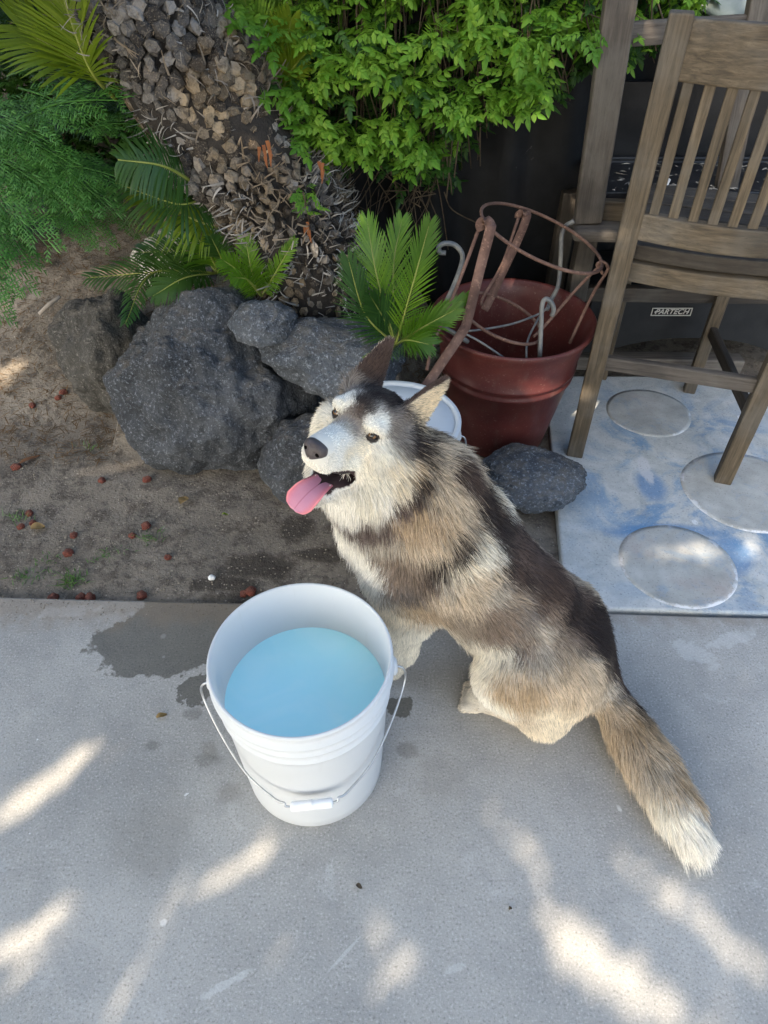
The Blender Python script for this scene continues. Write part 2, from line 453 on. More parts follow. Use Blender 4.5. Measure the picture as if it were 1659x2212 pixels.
def rock(label, c, rad, seed, material, sub=5, ang=0, rough=.22, flat_bot=None, tilt=0):
    bm = bmesh.new(); bmesh.ops.create_icosphere(bm, subdivisions=sub, radius=1)
    M = Matrix.Rotation(ang, 3, 'Z') @ Matrix.Rotation(tilt, 3, 'Y')
    off = Vector((seed * 13.1, seed * 7.7, seed * 3.3))
    # a few cut facets give it broken planes
    rs = random.Random(seed)
    cuts = [(Vector((rs.gauss(0, 1), rs.gauss(0, 1), rs.gauss(0, .8))).normalized(), rs.uniform(.72, .95)) for _ in range(9)]
    for v in bm.verts:
        p = v.co.normalized()
        r = 1.0
        for n_, d_ in cuts:
            q = p.dot(n_)
            if q > d_ * .55: r = min(r, 1.0 * (d_ / q) * .35 + r * .65) if d_ / q < 1 else r
        r *= 1 + rough * noise.fractal(p * 1.3 + off, 1.0, 2.0, 4) + rough * .3 * noise.noise(p * 5 + off) + .035 * noise.noise(p * 11 + off) + .022 * noise.noise(p * 23 + off) + .014 * noise.noise(p * 45 + off)
        v.co = M @ Vector((p.x * rad[0] * r, p.y * rad[1] * r, p.z * rad[2] * r))
    me = bpy.data.meshes.new('boulder'); bm.to_mesh(me); bm.free()
    me.polygons.foreach_set('use_smooth', [True] * len(me.polygons)); me.materials.append(material)
    o = bpy.data.objects.new('boulder', me); o.location = c; link(o)
    return tag(o, label, 'rock', 'boulders edging the garden bed')
c = at_y(440, 820, 1.68)
rock('largest grey boulder, broad and furrowed, edging the soil bed', (c.x, 1.74, .12), (.285, .22, .285), 3, M_ROCKA, 6, .1, .2)
rock('dark brown boulder behind the largest boulder, under the conifer', (-.865, 1.98, .13), (.165, .17, .21), 5, M_ROCKB, 5)
c = at_y(702, 790, 1.60)
rock('flat topped grey boulder at the foot of the palm trunk', (c.x + .03, 1.67, c.z - .02), (.185, .13, .10), 8, M_ROCKC, 5, -.1, .2, tilt=.12)
c = at_y(568, 688, 1.74)
rock('small oval stone resting on top of the largest boulder', (c.x + .01, c.y - .05, c.z + .015), (.092, .075, .052), 11, M_ROCKC, 5, .1, .16)
c = at_y(640, 955, 1.46)
rock('low rounded boulder half buried beneath the flat topped one', (c.x + .03, 1.54, .05), (.16, .13, .135), 14, M_ROCKA, 5, .2, .2)
c = at_y(1148, 1030, 1.45)
rock('loose flat round stone lying beside the red planter', (c.x, c.y + .01, .052), (.142, .115, .066), 17, M_ROCKC, 6, .1, .14)
c = at_y(372, 565, 2.35)
rock('pale sunlit stone behind the largest boulder', (c.x, 2.35, c.z), (.13, .10, .10), 21, M_ROCKP, 4)

# ---- small red lava stones on the soil
M_LAVA = mat_rock('red lava stone', (.17, .05, .035), (.26, .075, .05), (.33, .11, .075), .8)
spots = [(58, 1100), (66, 1120), (40, 1128), (71, 877), (142, 858), (217, 1030), (316, 1030), (155, 1147), (283, 1148), (313, 1128), (143, 1185), (360, 1195), (110, 1280), (170, 1281), (190, 1284), (303, 1279), (541, 1272), (525, 1276), (128, 866), (30, 1000)]
lava = []
for k in range(4):
    bm = bmesh.new(); bmesh.ops.create_icosphere(bm, subdivisions=3, radius=1)
    for v in bm.verts: v.co *= 1 + .3 * noise.noise(v.co * 1.4 + Vector((k * 9, 0, 0))) + .12 * noise.noise(v.co * 4 + Vector((k * 9, 5, 0)))
    me = bpy.data.meshes.new('lava_stone'); bm.to_mesh(me); bm.free(); me.materials.append(M_LAVA)
    me.polygons.foreach_set('use_smooth', [True] * len(me.polygons)); lava.append(me)
for i, (x, y) in enumerate(spots):
    p = at_z(x, y, 0); o = bpy.data.objects.new('lava_stone', lava[i % 4]); s_ = random.uniform(.009, .014)
    yy = max(p.y, edge_y(p.x) + .012)
    o.location = (p.x, yy, soil_z(p.x, yy) + s_ * .35); o.scale = (s_ * random.uniform(.9, 1.3), s_, s_ * .8); o.rotation_euler = (0, 0, random.uniform(0, 6))
    link(o); tag(o, 'reddish brown lava stone lying against the edge of the concrete' if y > 1265 else 'lava stone in the cluster beside the crumpled yellow leaf' if (x < 75 and y > 1090) else 'reddish brown lava stone near the foot of the dark brown boulder' if y < 900 else 'small reddish brown lava stone lying alone on the open soil', 'stone', 'lava stones scattered on the soil')
p = at_z(456, 1243); o = bpy.data.objects.new('pebble', lava[1].copy()); o.data.materials[0] = simple('white pebble', (.6, .6, .58), (.75, .74, .72), 20, .7)
o.location = (p.x, p.y, soil_z(p.x, p.y) + .004); o.scale = (.009, .008, .006); link(o); tag(o, 'single white pebble on the damp soil', 'pebble')

# ================================================================= white plastic buckets
def mat_plastic(name, c, rough=.38, sss=.0):
    t = NT(name); g = t.coord()
    cc = t.mix(t.math('MULTIPLY', t.sstep(t.noise(9, 4, .6, g), .55, .8), .25), c, tuple(x * .86 for x in c))
    sc = t.noise(40, 4, .6, t.coord((1, 1, .15)))
    cc = t.mix(t.math('MULTIPLY', t.sstep(sc, .62, .7), .12), cc, (.5, .48, .45))
    t.bump(t.noise(6, 2, .5, g), .05, .01)
    t.out(cc, t.math('MULTIPLY_ADD', t.noise(30, 3, .6, g), .15, rough))
    if sss:
        tr = t.new('ShaderNodeBsdfTranslucent'); t.set(tr.inputs['Color'], (.86, .86, .84)); ms = t.new('ShaderNodeMixShader'); ms.inputs[0].default_value = sss
        t.t.links.new(t.b.outputs[0], ms.inputs[1]); t.t.links.new(tr.outputs[0], ms.inputs[2]); t.t.links.new(ms.outputs[0], t.n['Material Output'].inputs['Surface'])
    return t.m
M_WHITE = mat_plastic('white bucket plastic', (.70, .71, .72), .36, .26)
M_WIRE = simple('galvanised wire', (.42, .43, .44), (.55, .56, .57), 60, .38, Metallic=.85)
M_GRIP = mat_plastic('white grip plastic', (.78, .78, .78), .35)
def mat_water():
    t = NT('blue tinted water'); g = t.new('ShaderNodeNewGeometry').outputs['Position']
    c = t.mix(t.sstep(t.noise(9, 3, .5, g, 1.5), .35, .7), (.54, .93, .98), (.60, .95, .99))
    t.bump(t.noise(14, 3, .5, g, 1.0), .06, .01)
    return t.out(c, .06, IOR=1.33, Specular_IOR_Level=.5)
M_WATER = mat_water()
def bucket(c, label, rb=.131, rt=.147, H=.37, spin=0.0, lidded=False, tilt_handle=-1, open_ang=0.0):
    root = thing('bucket', label, 'bucket', c, 'white plastic buckets')
    th = .0022
    rr = lambda z: rb + (rt - rb) * z / H
    o_ = [(rb - .012, .0), (rb - .004, .0015), (rb, .008)]
    for z in (.04, .1, .16, .22, .262): o_.append((rr(z), z))
    # stiffening ribs under the rim
    def rib(z, w=.005, h=.004): return [(rr(z - h), z - h), (rr(z) + w, z - h * .4), (rr(z) + w, z + h * .4), (rr(z + h), z + h)]
    o_ += rib(.282, .0042) + rib(.308, .0048) + [(rr(.325), .325)] + [(rr(.333) + .0075, .334), (rr(.336) + .0075, .339), (rr(.343), .342), (rr(.356), .356), (rr(.36) + .004, .3605), (rr(.363) + .0045, .366), (rr(.368) + .0025, H), (rr(.369) - .0005, H), (rr(.366) - th, .366)]
    o_ += [(rr(z) - th, z) for z in (.3, .2, .1, .012)] + [(rb - .02, .008), (.01, .008)]
    b = MB(); n = 96; b.lathe(o_, c, n); b.fill_ring(0, n, True); b.fill_ring(n * (len(o_) - 1), n)
    body = b.build('body', M_WHITE, root)
    # ears the wire hooks into
    ex = Vector((math.cos(spin), math.sin(spin), 0)); C = Vector(c)
    ez = .312
    for s in (-1, 1):
        m = MB(); a = C + ex * s * (rr(ez) + .001) + Vector((0, 0, ez)); d = ex * s
        m.tube([a, a + d * .010, a + d * .0135], [.017, .016, .011], 20)
        m.build('handle_ear', M_WHITE, root)
    # wire bail, dropped against the near side
    side = Vector((math.sin(spin), -math.cos(spin), 0)) * (1 if tilt_handle < 0 else -1)
    pts = []
    Rw = rr(ez) + .016
    drop = Vector((0, 0, -1)) * math.cos(open_ang) + side * math.sin(open_ang)
    def P(x, dn, outw): return C + Vector((0, 0, ez)) + ex * x + drop * dn + side * outw
    prof = [(-Rw + .006, 0, 0), (-Rw - .010, .012, 0), (-Rw - .012, .045, .004), (-Rw + .016, .085, .055), (-.105, .118, .110), (-.06, .138, .148), (-.045, .137, .156), (-.036, .143, .161), (.036, .143, .161), (.045, .137, .156), (.06, .138, .148), (.105, .118, .110), (Rw - .016, .085, .055), (Rw + .012, .045, .004), (Rw + .010, .012, 0), (Rw - .006, 0, 0)]
    w = MB(); w.tube(smooth_pts([P(*q) for q in prof], 5), .0021, 8); w.build('handle_wire', M_WIRE, root)
    g = MB(); a, e = P(-.035, .143, .161), P(.035, .143, .161); ax = (e - a).normalized()
    g.tube([a, a + ax * .002, a + ax * .006, a + ax * .033, a + ax * .035, a + ax * .037, e - ax * .006, e - ax * .002, e], [.006, .0085, .0085, .008, .0092, .008, .0085, .0085, .006], 18)
    g.build('grip', M_GRIP, root)
    return root
BK = Vector((-.136, .663, 0))
front_bucket = bucket((BK.x, BK.y, .0), 'open white plastic bucket full of blue tinted water', spin=.10)
m = MB(); n = 72; m.lathe([(.00002, .252), (.05, .2518), (.10, .2522), (.1375, .2525), (.1404, .2530)], (BK.x, BK.y, 0), n); m.fill_ring(0, n)
wt = m.build('water', M_WATER, None, loc=(BK.x, BK.y, .252)); tag(wt, 'still blue water surface inside the open white bucket', 'water')
# second bucket, closed, behind the dog
B2 = at_z(851, 903, .37); B2.z = -.005
back_bucket = bucket((B2.x, B2.y, -.005), 'white plastic bucket with flat lid, mostly hidden behind the dog', spin=.12, tilt_handle=-1, open_ang=.0)
m = MB(); m.lathe([(.00002, .372), (.10, .3715), (.134, .371), (.138, .3675), (.1400, .3665), (.1415, .373), (.1515, .3755), (.1535, .373), (.1538, .352), (.1518, .350)], (B2.x, B2.y, -.005), 80); m.fill_ring(0, 80)
m.build('lid', M_WHITE, back_bucket)

# ================================================================= weathered wood
def mat_wood(name, c1, c2, c3, grey=.4):
    t = NT(name); rnd = t.rnd()
    off = t.new('ShaderNodeCombineXYZ'); t.t.links.new(t.math('MULTIPLY', rnd, 40), off.inputs[0]); t.t.links.new(t.math('MULTIPLY', rnd, 17), off.inputs[1])
    ad = t.new('ShaderNodeVectorMath', operation='ADD'); t.t.links.new(t.coord(), ad.inputs[0]); t.t.links.new(off.outputs[0], ad.inputs[1])
    mp = t.new('ShaderNodeMapping'); t.t.links.new(ad.outputs[0], mp.inputs[0]); mp.inputs['Scale'].default_value = (2.2, 38, 38)
    gr = t.noise(3.0, 7, .65, mp.outputs[0], .5); fine = t.noise(14, 5, .7, mp.outputs[0]); bl = t.noise(7, 4, .6, ad.outputs[0])
    c = t.ramp(gr, [(.28, c1), (.5, c2), (.72, c3)])
    c = t.mix(t.math('MULTIPLY', t.sstep(bl, .42, .68), grey), c, (.14, .13, .115))
    c = t.mix(t.math('MULTIPLY', t.sstep(t.noise(3, 4, .6, ad.outputs[0]), .5, .72), .55), c, tuple(x * .38 for x in c1))
    c = t.mix(t.math('MULTIPLY', t.sstep(fine, .54, .70), .6), c, (.03, .023, .016))
    c = t.mix(t.math('MULTIPLY', rnd, .25), c, c1)
    n1 = t.bump(gr, .5, .0025); t.bump(fine, .5, .0015, n1)
    return t.out(c, .66)
M_WOOD = mat_wood('weathered brown wood', (.034, .026, .016), (.088, .066, .041), (.16, .122, .078))
M_WOODG = mat_wood('greyed brown wood', (.036, .030, .025), (.086, .072, .060), (.14, .12, .10), .6)
M_WOODD = mat_wood('dark weathered wood', (.022, .018, .014), (.04, .032, .025), (.065, .054, .042), .3)

# ---- tall slatted chair seen from behind
CL, CR = at_z(1241, 983), at_z(1559, 1040)
CL.z = CR.z = .004
w_ = (CR - CL).normalized(); b_ = Vector((-w_.y, w_.x, 0)); k_ = Vector((0, 0, 1))
CW = (CR - CL).length
def chp(w, b, z): return CL + w_ * w + b_ * b + k_ * z
chair = thing('patio_chair', 'tall slatted brown wooden chair turned with its back to the dog', 'chair', CL)
TOPZ = 1.085
post = lambda z: -.02 * (z / TOPZ) + .0                 # rake of the back
for w in (0, CW):
    beam('back_post', chp(w, 0, 0), chp(w, post(TOPZ), TOPZ), .036, .046, b_, M_WOOD, chair)
def rail_b(x): return .035 * math.sin(math.pi * x) * -1        # the rails are bowed towards the sitter's back
def bowed(name, z, h, t, mat, bow=-.03, b0=0.0, x0=.018, x1=None):
    x1 = CW - .018 if x1 is None else x1
    o_ = MB(); n = 14; vs, fs = [], []
    for i in range(n + 1):
        x = x0 + (x1 - x0) * i / n; bb = b0 + post(z) + bow * math.sin(math.pi * i / n)
        for q, zz in ((-t / 2, z - h / 2), (t / 2, z - h / 2), (t / 2, z + h / 2), (-t / 2, z + h / 2)): vs.append(chp(x, bb + q, zz))
    for i in range(n):
        for k in range(4): k2 = (k + 1) % 4; fs.append((i * 4 + k, i * 4 + k2, i * 4 + 4 + k2, i * 4 + 4 + k))
    fs.append((3, 2, 1, 0)); fs.append(tuple(range(n * 4, n * 4 + 4)))
    o_.add(vs, fs)
    ob = o_.build(name, mat, chair, smooth=False, loc=chp((x0 + x1) / 2, b0, z))
    ob.data.transform(Matrix.Rotation(-math.atan2(w_.y, w_.x), 4, 'Z')); ob.rotation_euler.z = math.atan2(w_.y, w_.x)
    bv = ob.modifiers.new('bevel', 'BEVEL'); bv.width = .004; bv.segments = 2; bv.limit_method = 'ANGLE'; bv.angle_limit = R(50)
    return ob
bowed('top_rail', 1.025, .105, .026, M_WOOD)
bowed('lower_back_rail', .685, .06, .030, M_WOOD)
NS = 9
for i in range(NS):
    x = .018 + (CW - .036) * (i + .62) / (NS + .25)
    f = (x - .018) / (CW - .036); bo = -.03 * math.sin(math.pi * f)
    beam('slat', chp(x, post(.7) + bo, .705), chp(x, post(.98) + bo, .98), .021, .011, w_, M_WOOD, chair, bev=.002)
# seat: two boards thick at the rear, slatted top
bowed('seat_rear_board', .612, .036, .05, M_WOODD, -.02, .05)
bowed('seat_apron', .568, .048, .03, M_WOOD, -.02, .025)
for i in range(5):
    b0 = .10 + i * .078
    beam('seat_slat', chp(.0, b0, .618), chp(CW, b0, .618), .066, .02, b_, M_WOODD, chair, bev=.004)
beam('seat_front_apron', chp(.03, .445, .575), chp(CW - .03, .445, .575), .048, .024, k_, M_WOOD, chair)
for w in (.03, CW - .03):
    beam('seat_side_apron', chp(w, .03, .575), chp(w, .44, .575), .048, .022, k_, M_WOODD, chair)
FWs = (.045, CW - .085)
for w in FWs:
    beam('leg', chp(w, .44, 0), chp(w, .44, .60), .036, .036, w_, M_WOOD, chair)
beam('stretcher', chp(.015, .0, .318), chp(CW - .015, .0, .318), .04, .022, k_, M_WOODG, chair)
for w, w2 in ((.0, FWs[0]), (CW, FWs[1])):
    beam('side_stretcher', chp(w, .0, .225), chp(w2, .44, .225), .036, .02, k_, M_WOODD, chair)

# ---- wooden bench frame behind it, carrying a black tray
bench = thing('wooden_bench', 'weathered grey brown bench frame with upright posts behind the slatted chair', 'bench', (.9, 2.1, 0))
p0, p1 = at_y(1268, 480, 1.95), at_y(1349, -60, 1.93)
beam('post', p0, p1, .074, .03, (1, 0, 0), M_WOODG, bench)
q0, q1 = at_y(1622, 240, 2.08), at_y(1655, -60, 2.10)
beam('post', (q0.x, q0.y, .60), q1, .06, .03, (1, 0, 0), M_WOODG, bench)
r0 = at_y(1300, 78, 1.985); r1 = at_y(1640, 92, 2.12)
beam('cross_rail', (r0.x, r0.y, r0.z), (r1.x, r1.y, r0.z), .05, .024, k_, M_WOODG, bench)
a0 = at_y(1300, 452, 1.985)
beam('apron', (a0.x - .06, 1.99, a0.z), (a0.x + .85, 1.90, a0.z), .055, .026, k_, M_WOOD, bench)
l0 = at_y(1236, 495, 1.94)
beam('ledge', (l0.x, 1.95, l0.z - .005), (l0.x + .75, 1.90, l0.z - .005), .034, .10, k_, M_WOODG, bench, bev=.012)
for x, y in ((l0.x + .06, 1.99), (1.55, 1.95), (l0.x + .06, 2.26), (1.55, 2.26)):
    beam('leg', (x, y, 0.0 if x > .6 else -.05), (x, y, l0.z - .01), .055, .05, (1, 0, 0), M_WOODD, bench)
beam('lower_rail', (l0.x + .05, 1.99, .33), (1.55, 1.96, .33), .045, .03, k_, M_WOODD, bench)

# ---- black tray with litter in it
M_BLACK = simple('black plastic', (.006, .0065, .008), (.016, .0165, .019), 9, .34, .3, 60, .003)
t0 = a0.z + .035
def tray(x0, x1, y0, y1, z0, z1, th=.012):
    m = MB()
    def ring(x0, x1, y0, y1, z): return [(x0, y0, z), (x1, y0, z), (x1, y1, z), (x0, y1, z)]
    rings = [ring(x0, x1, y0, y1, z0), ring(x0, x1, y0, y1, z1), ring(x0 + th, x1 - th, y0 + th, y1 - th, z1), ring(x0 + th, x1 - th, y0 + th, y1 - th, z0 + .01)]
    fs = []
    for i in range(3):
        for k in range(4): k2 = (k + 1) % 4; fs.append((i * 4 + k, i * 4 + k2, i * 4 + 4 + k2, i * 4 + 4 + k))
    fs += [(3, 2, 1, 0), (12, 13, 14, 15)]
    m.add(sum(rings, []), fs); return m
root = thing('tray', 'black plastic tray with dry litter standing on the bench frame', 'tray', (1.0, 2.1, t0))
tr = tray(.60, 1.6, 2.0, 2.30, t0 - .02, t0 + .006).build('tray_body', M_BLACK, root, smooth=False)
bv = tr.modifiers.new('bevel', 'BEVEL'); bv.width = .004; bv.segments = 2
m = MB(); m.strip([(.6, 2.32, t0 + .1), (1.6, 2.32, t0 + .1)], .2, .012, (0, 0, 1)); m.build('back_panel', M_BLACK, root, smooth=False)
M_LITTER = simple('dry litter', (.16, .14, .115), (.40, .37, .32), 40, .9)
m = MB()
for i in range(240):
    p = Vector((random.uniform(.63, 1.55), random.uniform(2.02, 2.27), t0 - .006)); a = random.uniform(0, 6.28); l = random.uniform(.003, .018); w = random.uniform(.001, .004)
    d = Vector((math.cos(a), math.sin(a), 0)); e = Vector((-d.y, d.x, 0)); zz = Vector((0, 0, random.uniform(.001, .004)))
    m.add([p - d * l, p + e * w + zz, p + d * l, p - e * w + zz * .3], [(0, 1, 2), (0, 2, 3)])
lt = m.build('litter', M_LITTER, None, smooth=False); tag(lt, 'dry leaf litter scattered in the black tray', 'litter', kind='stuff')
p = at_y(1437, 402, 2.04)
m = MB(); m.add([p + Vector(v) for v in ((-.009, 0, -.018), (.006, .003, -.018), (.012, .003, .016), (.004, 0, .022), (-.007, .012, -.016), (.006, .012, -.016), (.010, .010, .014), (.003, .010, .018))], [(0, 1, 2, 3), (7, 6, 5, 4), (0, 4, 5, 1), (1, 5, 6, 2), (2, 6, 7, 3), (3, 7, 4, 0)])
sh = m.build('pottery_shard', M_GRIP, smooth=False); tag(sh, 'small white shard standing in the black tray', 'shard')

# ---- round grey lid at the top of the bench
lid = thing('round_lid', 'grey metal lid leaning above the black tray', 'lid', (1.06, 2.42, .9))
m = MB(); C = at_y(1625, -70, 2.3); n = 64
ax = Vector((-.1, -.55, .83)).normalized(); ux = ax.orthogonal().normalized(); uy = ax.cross(ux)
prof = [(.002, .03), (.06, .027), (.12, .018), (.155, .008), (.17, .0), (.176, -.006), (.172, -.010), (.15, 0), (.002, .022)]
vs, fs = [], []
for r, h in prof:
    for k in range(n): th = 2 * math.pi * k / n; vs.append(C + (ux * math.cos(th) + uy * math.sin(th)) * r + ax * h)
for i in range(len(prof) - 1):
    for k in range(n): k2 = (k + 1) % n; fs.append((i * n + k, i * n + k2, (i + 1) * n + k2, (i + 1) * n + k))
m.add(vs, fs); m.fill_ring(0, n, True)
M_LID = simple('dull grey metal', (.16, .19, .18), (.27, .30, .28), 12, .42, Metallic=.35)
m.build('lid_disc', M_LID, lid)
m = MB(); m.tube(smooth_pts([C - ux * .035 + ax * .028, C - ux * .03 + ax * .055, C + ux * .03 + ax * .055, C + ux * .035 + ax * .028], 5), .006, 8); m.build('lid_handle', M_LID, lid)

# ---- black metal case under the bench with a name plate
M_CASE = simple('black painted metal', (.007, .0075, .0085), (.014, .0145, .016), 14, .5, .2, 80, .002)
case = thing('metal_case', 'black metal case with arched feet and a silver name plate, under the bench', 'case', (1.0, 2.16, 0))
z0, z1 = .075, .30
x0, x1, yf = .66, 1.42, 2.07
m = MB(); n = 24; front, back = [], []
for i in range(n + 1):
    f = i / n; x = x0 + (x1 - x0) * f; arch = .055 * max(0, 1 - abs((f - .47) / .38) ** 2.2)
    front += [(x, yf, z0 + arch), (x, yf, z1)]; back += [(x, yf + .28, z0 + arch), (x, yf + .28, z1)]
N = len(front); fs = []
for i in range(n):
    a = i * 2
    fs += [(a, a + 2, a + 3, a + 1), (N + a + 1, N + a + 3, N + a + 2, N + a), (a + 1, a + 3, N + a + 3, N + a + 1), (N + a, N + a + 2, a + 2, a)]
fs += [(0, 1, N + 1, N), (N - 1, N - 2, 2 * N - 2, 2 * N - 1)]
m.add(front + back, fs); cb = m.build('case_body', M_CASE, case, smooth=False)
pc = at_y(1451, 674, yf - .004)
M_PLATE = simple('dull silver print', (.42, .40, .36), (.52, .50, .46), 60, .5)
pl = MB(); W2, H2 = .063, .0125
def rect(m, cx, cz, w, h, y): m.add([(cx - w, y, cz - h), (cx + w, y, cz - h), (cx + w, y, cz + h), (cx - w, y, cz + h)], [(0, 1, 2, 3)])
for cx, cz, w, h in ((0, H2, W2, .0014), (0, -H2, W2, .0014), (-W2, 0, .0014, H2 + .0014), (W2, 0, .0014, H2 + .0014)):
    pl.add([(pc.x + cx + sx * w, yf - .002 - d * .002, pc.z + cz + sz * h) for d in (0, 1) for sx, sz in ((-1, -1), (1, -1), (1, 1), (-1, 1))], [(3, 2, 1, 0), (4, 5, 6, 7), (0, 1, 5, 4), (1, 2, 6, 5), (2, 3, 7, 6), (3, 0, 4, 7)])
plate = pl.build('name_plate', M_PLATE, case, smooth=False)
tc = bpy.data.curves.new('lettering', 'FONT'); tc.body = 'PARTECH'; tc.size = .024; tc.align_x = 'CENTER'; tc.align_y = 'CENTER'; tc.extrude = .0006; tc.shear = .25; tc.offset = .0004; tc.space_character = 1.05
tmp = bpy.data.objects.new('lettering_curve', tc); col.objects.link(tmp); tm = bpy.data.meshes.new_from_object(tmp.evaluated_get(bpy.context.evaluated_depsgraph_get())); bpy.data.objects.remove(tmp); tm.materials.clear(); tm.materials.append(M_PLATE)
to = bpy.data.objects.new('lettering', tm); link(to, plate); to.location = Vector((pc.x, yf - .0035, pc.z)) - parent_loc(plate); to.rotation_euler = (R(90), 0, 0)
for sx in (-1, 1):
    m = MB(); a = Vector((pc.x + sx * .052, yf - .0035, pc.z)); m.tube([a, a - Vector((0, .001, 0))], .0035, 10); m.build('emblem', M_PLATE, plate)
kn = at_y(1593, 715, yf - .02); m = MB(); m.tube([(1.27, yf, .19), (1.27, yf - .02, .19), (1.27, yf - .026, .19)], [.016, .016, .01], 16); m.build('knob', M_BLACK, case)
bl = thing('timber_beam', 'old timber beam lying on the soil in front of the black case', 'timber', (.9, 2.1, .0))
beam('beam', (.62, 2.075, .045), (1.2, 2.05, .045), .05, .055, k_, M_WOODG, bl, bev=.006)

# ================================================================= red planter and its contents
def mat_pot():
    t = NT('red glazed planter'); v = t.coord(); z = t.new('ShaderNodeSeparateXYZ'); t.t.links.new(v, z.inputs[0])
    c = t.ramp(t.noise(6, 5, .6, v), [(.3, (.055, .013, .012)), (.55, (.092, .0225, .0185)), (.75, (.12, .036, .028))])
    dust = t.noise(28, 6, .7, t.coord((1, 1, .35))); c = t.mix(t.math('MULTIPLY', t.sstep(dust, .5, .75), .45), c, (.12, .075, .06))
    c = t.mix(t.math('MULTIPLY', t.sstep(t.noise(160, 3, .6, v), .6, .75), .35), c, (.34, .25, .2))
    t.bump(t.noise(50, 4, .6, v), .12, .003)
    return t.out(c, t.math('MULTIPLY_ADD', dust, .35, .25))
M_POT = mat_pot()
PC = Vector((.352, 1.748, -.012))
pot = thing('planter', 'large dark red round planter with ribbed band, holding rusty wire stands', 'planter', PC)
prof = [(.120, 0), (.136, .002), (.140, .01), (.165, .14), (.183, .235), (.189, .238), (.190, .247), (.186, .251), (.189, .262), (.193, .265), (.194, .274), (.190, .278), (.204, .352), (.214, .372), (.222, .386), (.224, .394), (.220, .399), (.214, .396), (.204, .38), (.196, .352), (.178, .25), (.160, .14), (.152, .10)]
m = MB(); n = 96; m.lathe(prof, PC, n); m.fill_ring(0, n, True)
m.build('pot_body', M_POT, pot)
soil = MB()
for i, r in enumerate((.00002, .05, .1, .158)):
    for k in range(48):
        th = 2 * math.pi * k / 48; soil.v.append((PC.x + r * math.cos(th), PC.y + r * math.sin(th), .10 + .008 * noise.noise((r * 30 * math.cos(th), r * 30 * math.sin(th), 1))))
for i in range(3):
    for k in range(48): k2 = (k + 1) % 48; soil.f.append((i * 48 + k, i * 48 + k2, i * 48 + 48 + k2, i * 48 + 48 + k))
soil.f.append(tuple(range(47, -1, -1)))
soil.build('potting_soil', simple('dark potting soil', (.03, .025, .022), (.06, .05, .045), 30, .95, .6, 90, .006), pot)
# rusty plant stand tipped into the planter
def mat_rust():
    t = NT('rusty iron'); v = t.coord()
    c = t.ramp(t.noise(18, 6, .65, v), [(.3, (.07, .038, .028)), (.5, (.125, .07, .052)), (.72, (.20, .12, .09))])
    c = t.mix(t.math('MULTIPLY', t.sstep(t.noise(120, 3, .6, v), .55, .7), .5), c, (.33, .2, .14))
    t.bump(t.noise(150, 4, .7, v), .5, .002); return t.out(c, .85)
M_RUST = mat_rust()
C1, C2 = at_y(1171, 512, 1.76), at_y(1083, 686, 1.70)
axs = (C1 - C2).normalized()
stand = thing('plant_stand', 'rusty iron plant stand with two rings tipped over in the red planter', 'plant stand', C2)
def ring_pts(C, ax, r, n=48, tilt=None):
    a = Vector((1, 0, 0)); a = (a - ax * ax.dot(a)).normalized(); b = ax.cross(a)
    return [C + (a * math.cos(2 * math.pi * k / n) + b * math.sin(2 * math.pi * k / n)) * r for k in range(n + 1)]
rn = Vector((-.20, -.16, .95)).normalized()
nn = Vector((.33, .0, .94)).normalized()
m = MB(); m.tube(ring_pts(C1, nn, .168), .0042, 8, cap=False); m.build('ring', M_RUST, stand)
m = MB(); m.tube(ring_pts(C2, nn, .118), .0042, 8, cap=False); m.build('ring', M_RUST, stand)
def pl_(pts): return smooth_pts([at_y(*q) for q in pts], 5)
strips = [([(1060, 497, 1.625), (1057, 482, 1.63), (1046, 477, 1.635), (1037, 488, 1.63), (1045, 500, 1.625)], .026), ]
m = MB(); m.strip(pl_([(1042, 498, 1.62), (1038, 484, 1.625), (1048, 476, 1.625), (1059, 486, 1.62), (1058, 500, 1.61), (1037, 580, 1.585), (1010, 690, 1.56), (1000, 715, 1.55), (960, 775, 1.515), (918, 835, 1.48), (898, 838, 1.475), (890, 830, 1.475)]), .024, .004, (1, .1, 0)); m.build('leg', M_RUST, stand)
m = MB(); m.strip(pl_([(1120, 470, 1.905), (1122, 462, 1.905), (1132, 460, 1.905), (1138, 468, 1.90), (1118, 520, 1.875), (1085, 590, 1.84), (1058, 648, 1.81), (1046, 670, 1.80)]), .022, .004, (1, .1, 0)); m.build('leg', M_RUST, stand)
for pts in ([(1035, 492, 1.625), (1010, 560, 1.60), (975, 650, 1.56), (935, 745, 1.52), (922, 800, 1.49)],
            [(1120, 470, 1.90), (1085, 570, 1.85), (1045, 640, 1.80), (1040, 660, 1.79)],
            [(1303, 592, 1.72), (1290, 572, 1.73), (1302, 566, 1.73), (1312, 575, 1.72), (1310, 588, 1.715), (1278, 640, 1.70), (1230, 742, 1.66)],
            [(1298, 572, 1.73), (1245, 625, 1.71), (1180, 700, 1.67), (1152, 728, 1.65)]):
    m = MB(); m.tube(pl_(pts), .0042, 8); m.build('brace', M_RUST, stand)
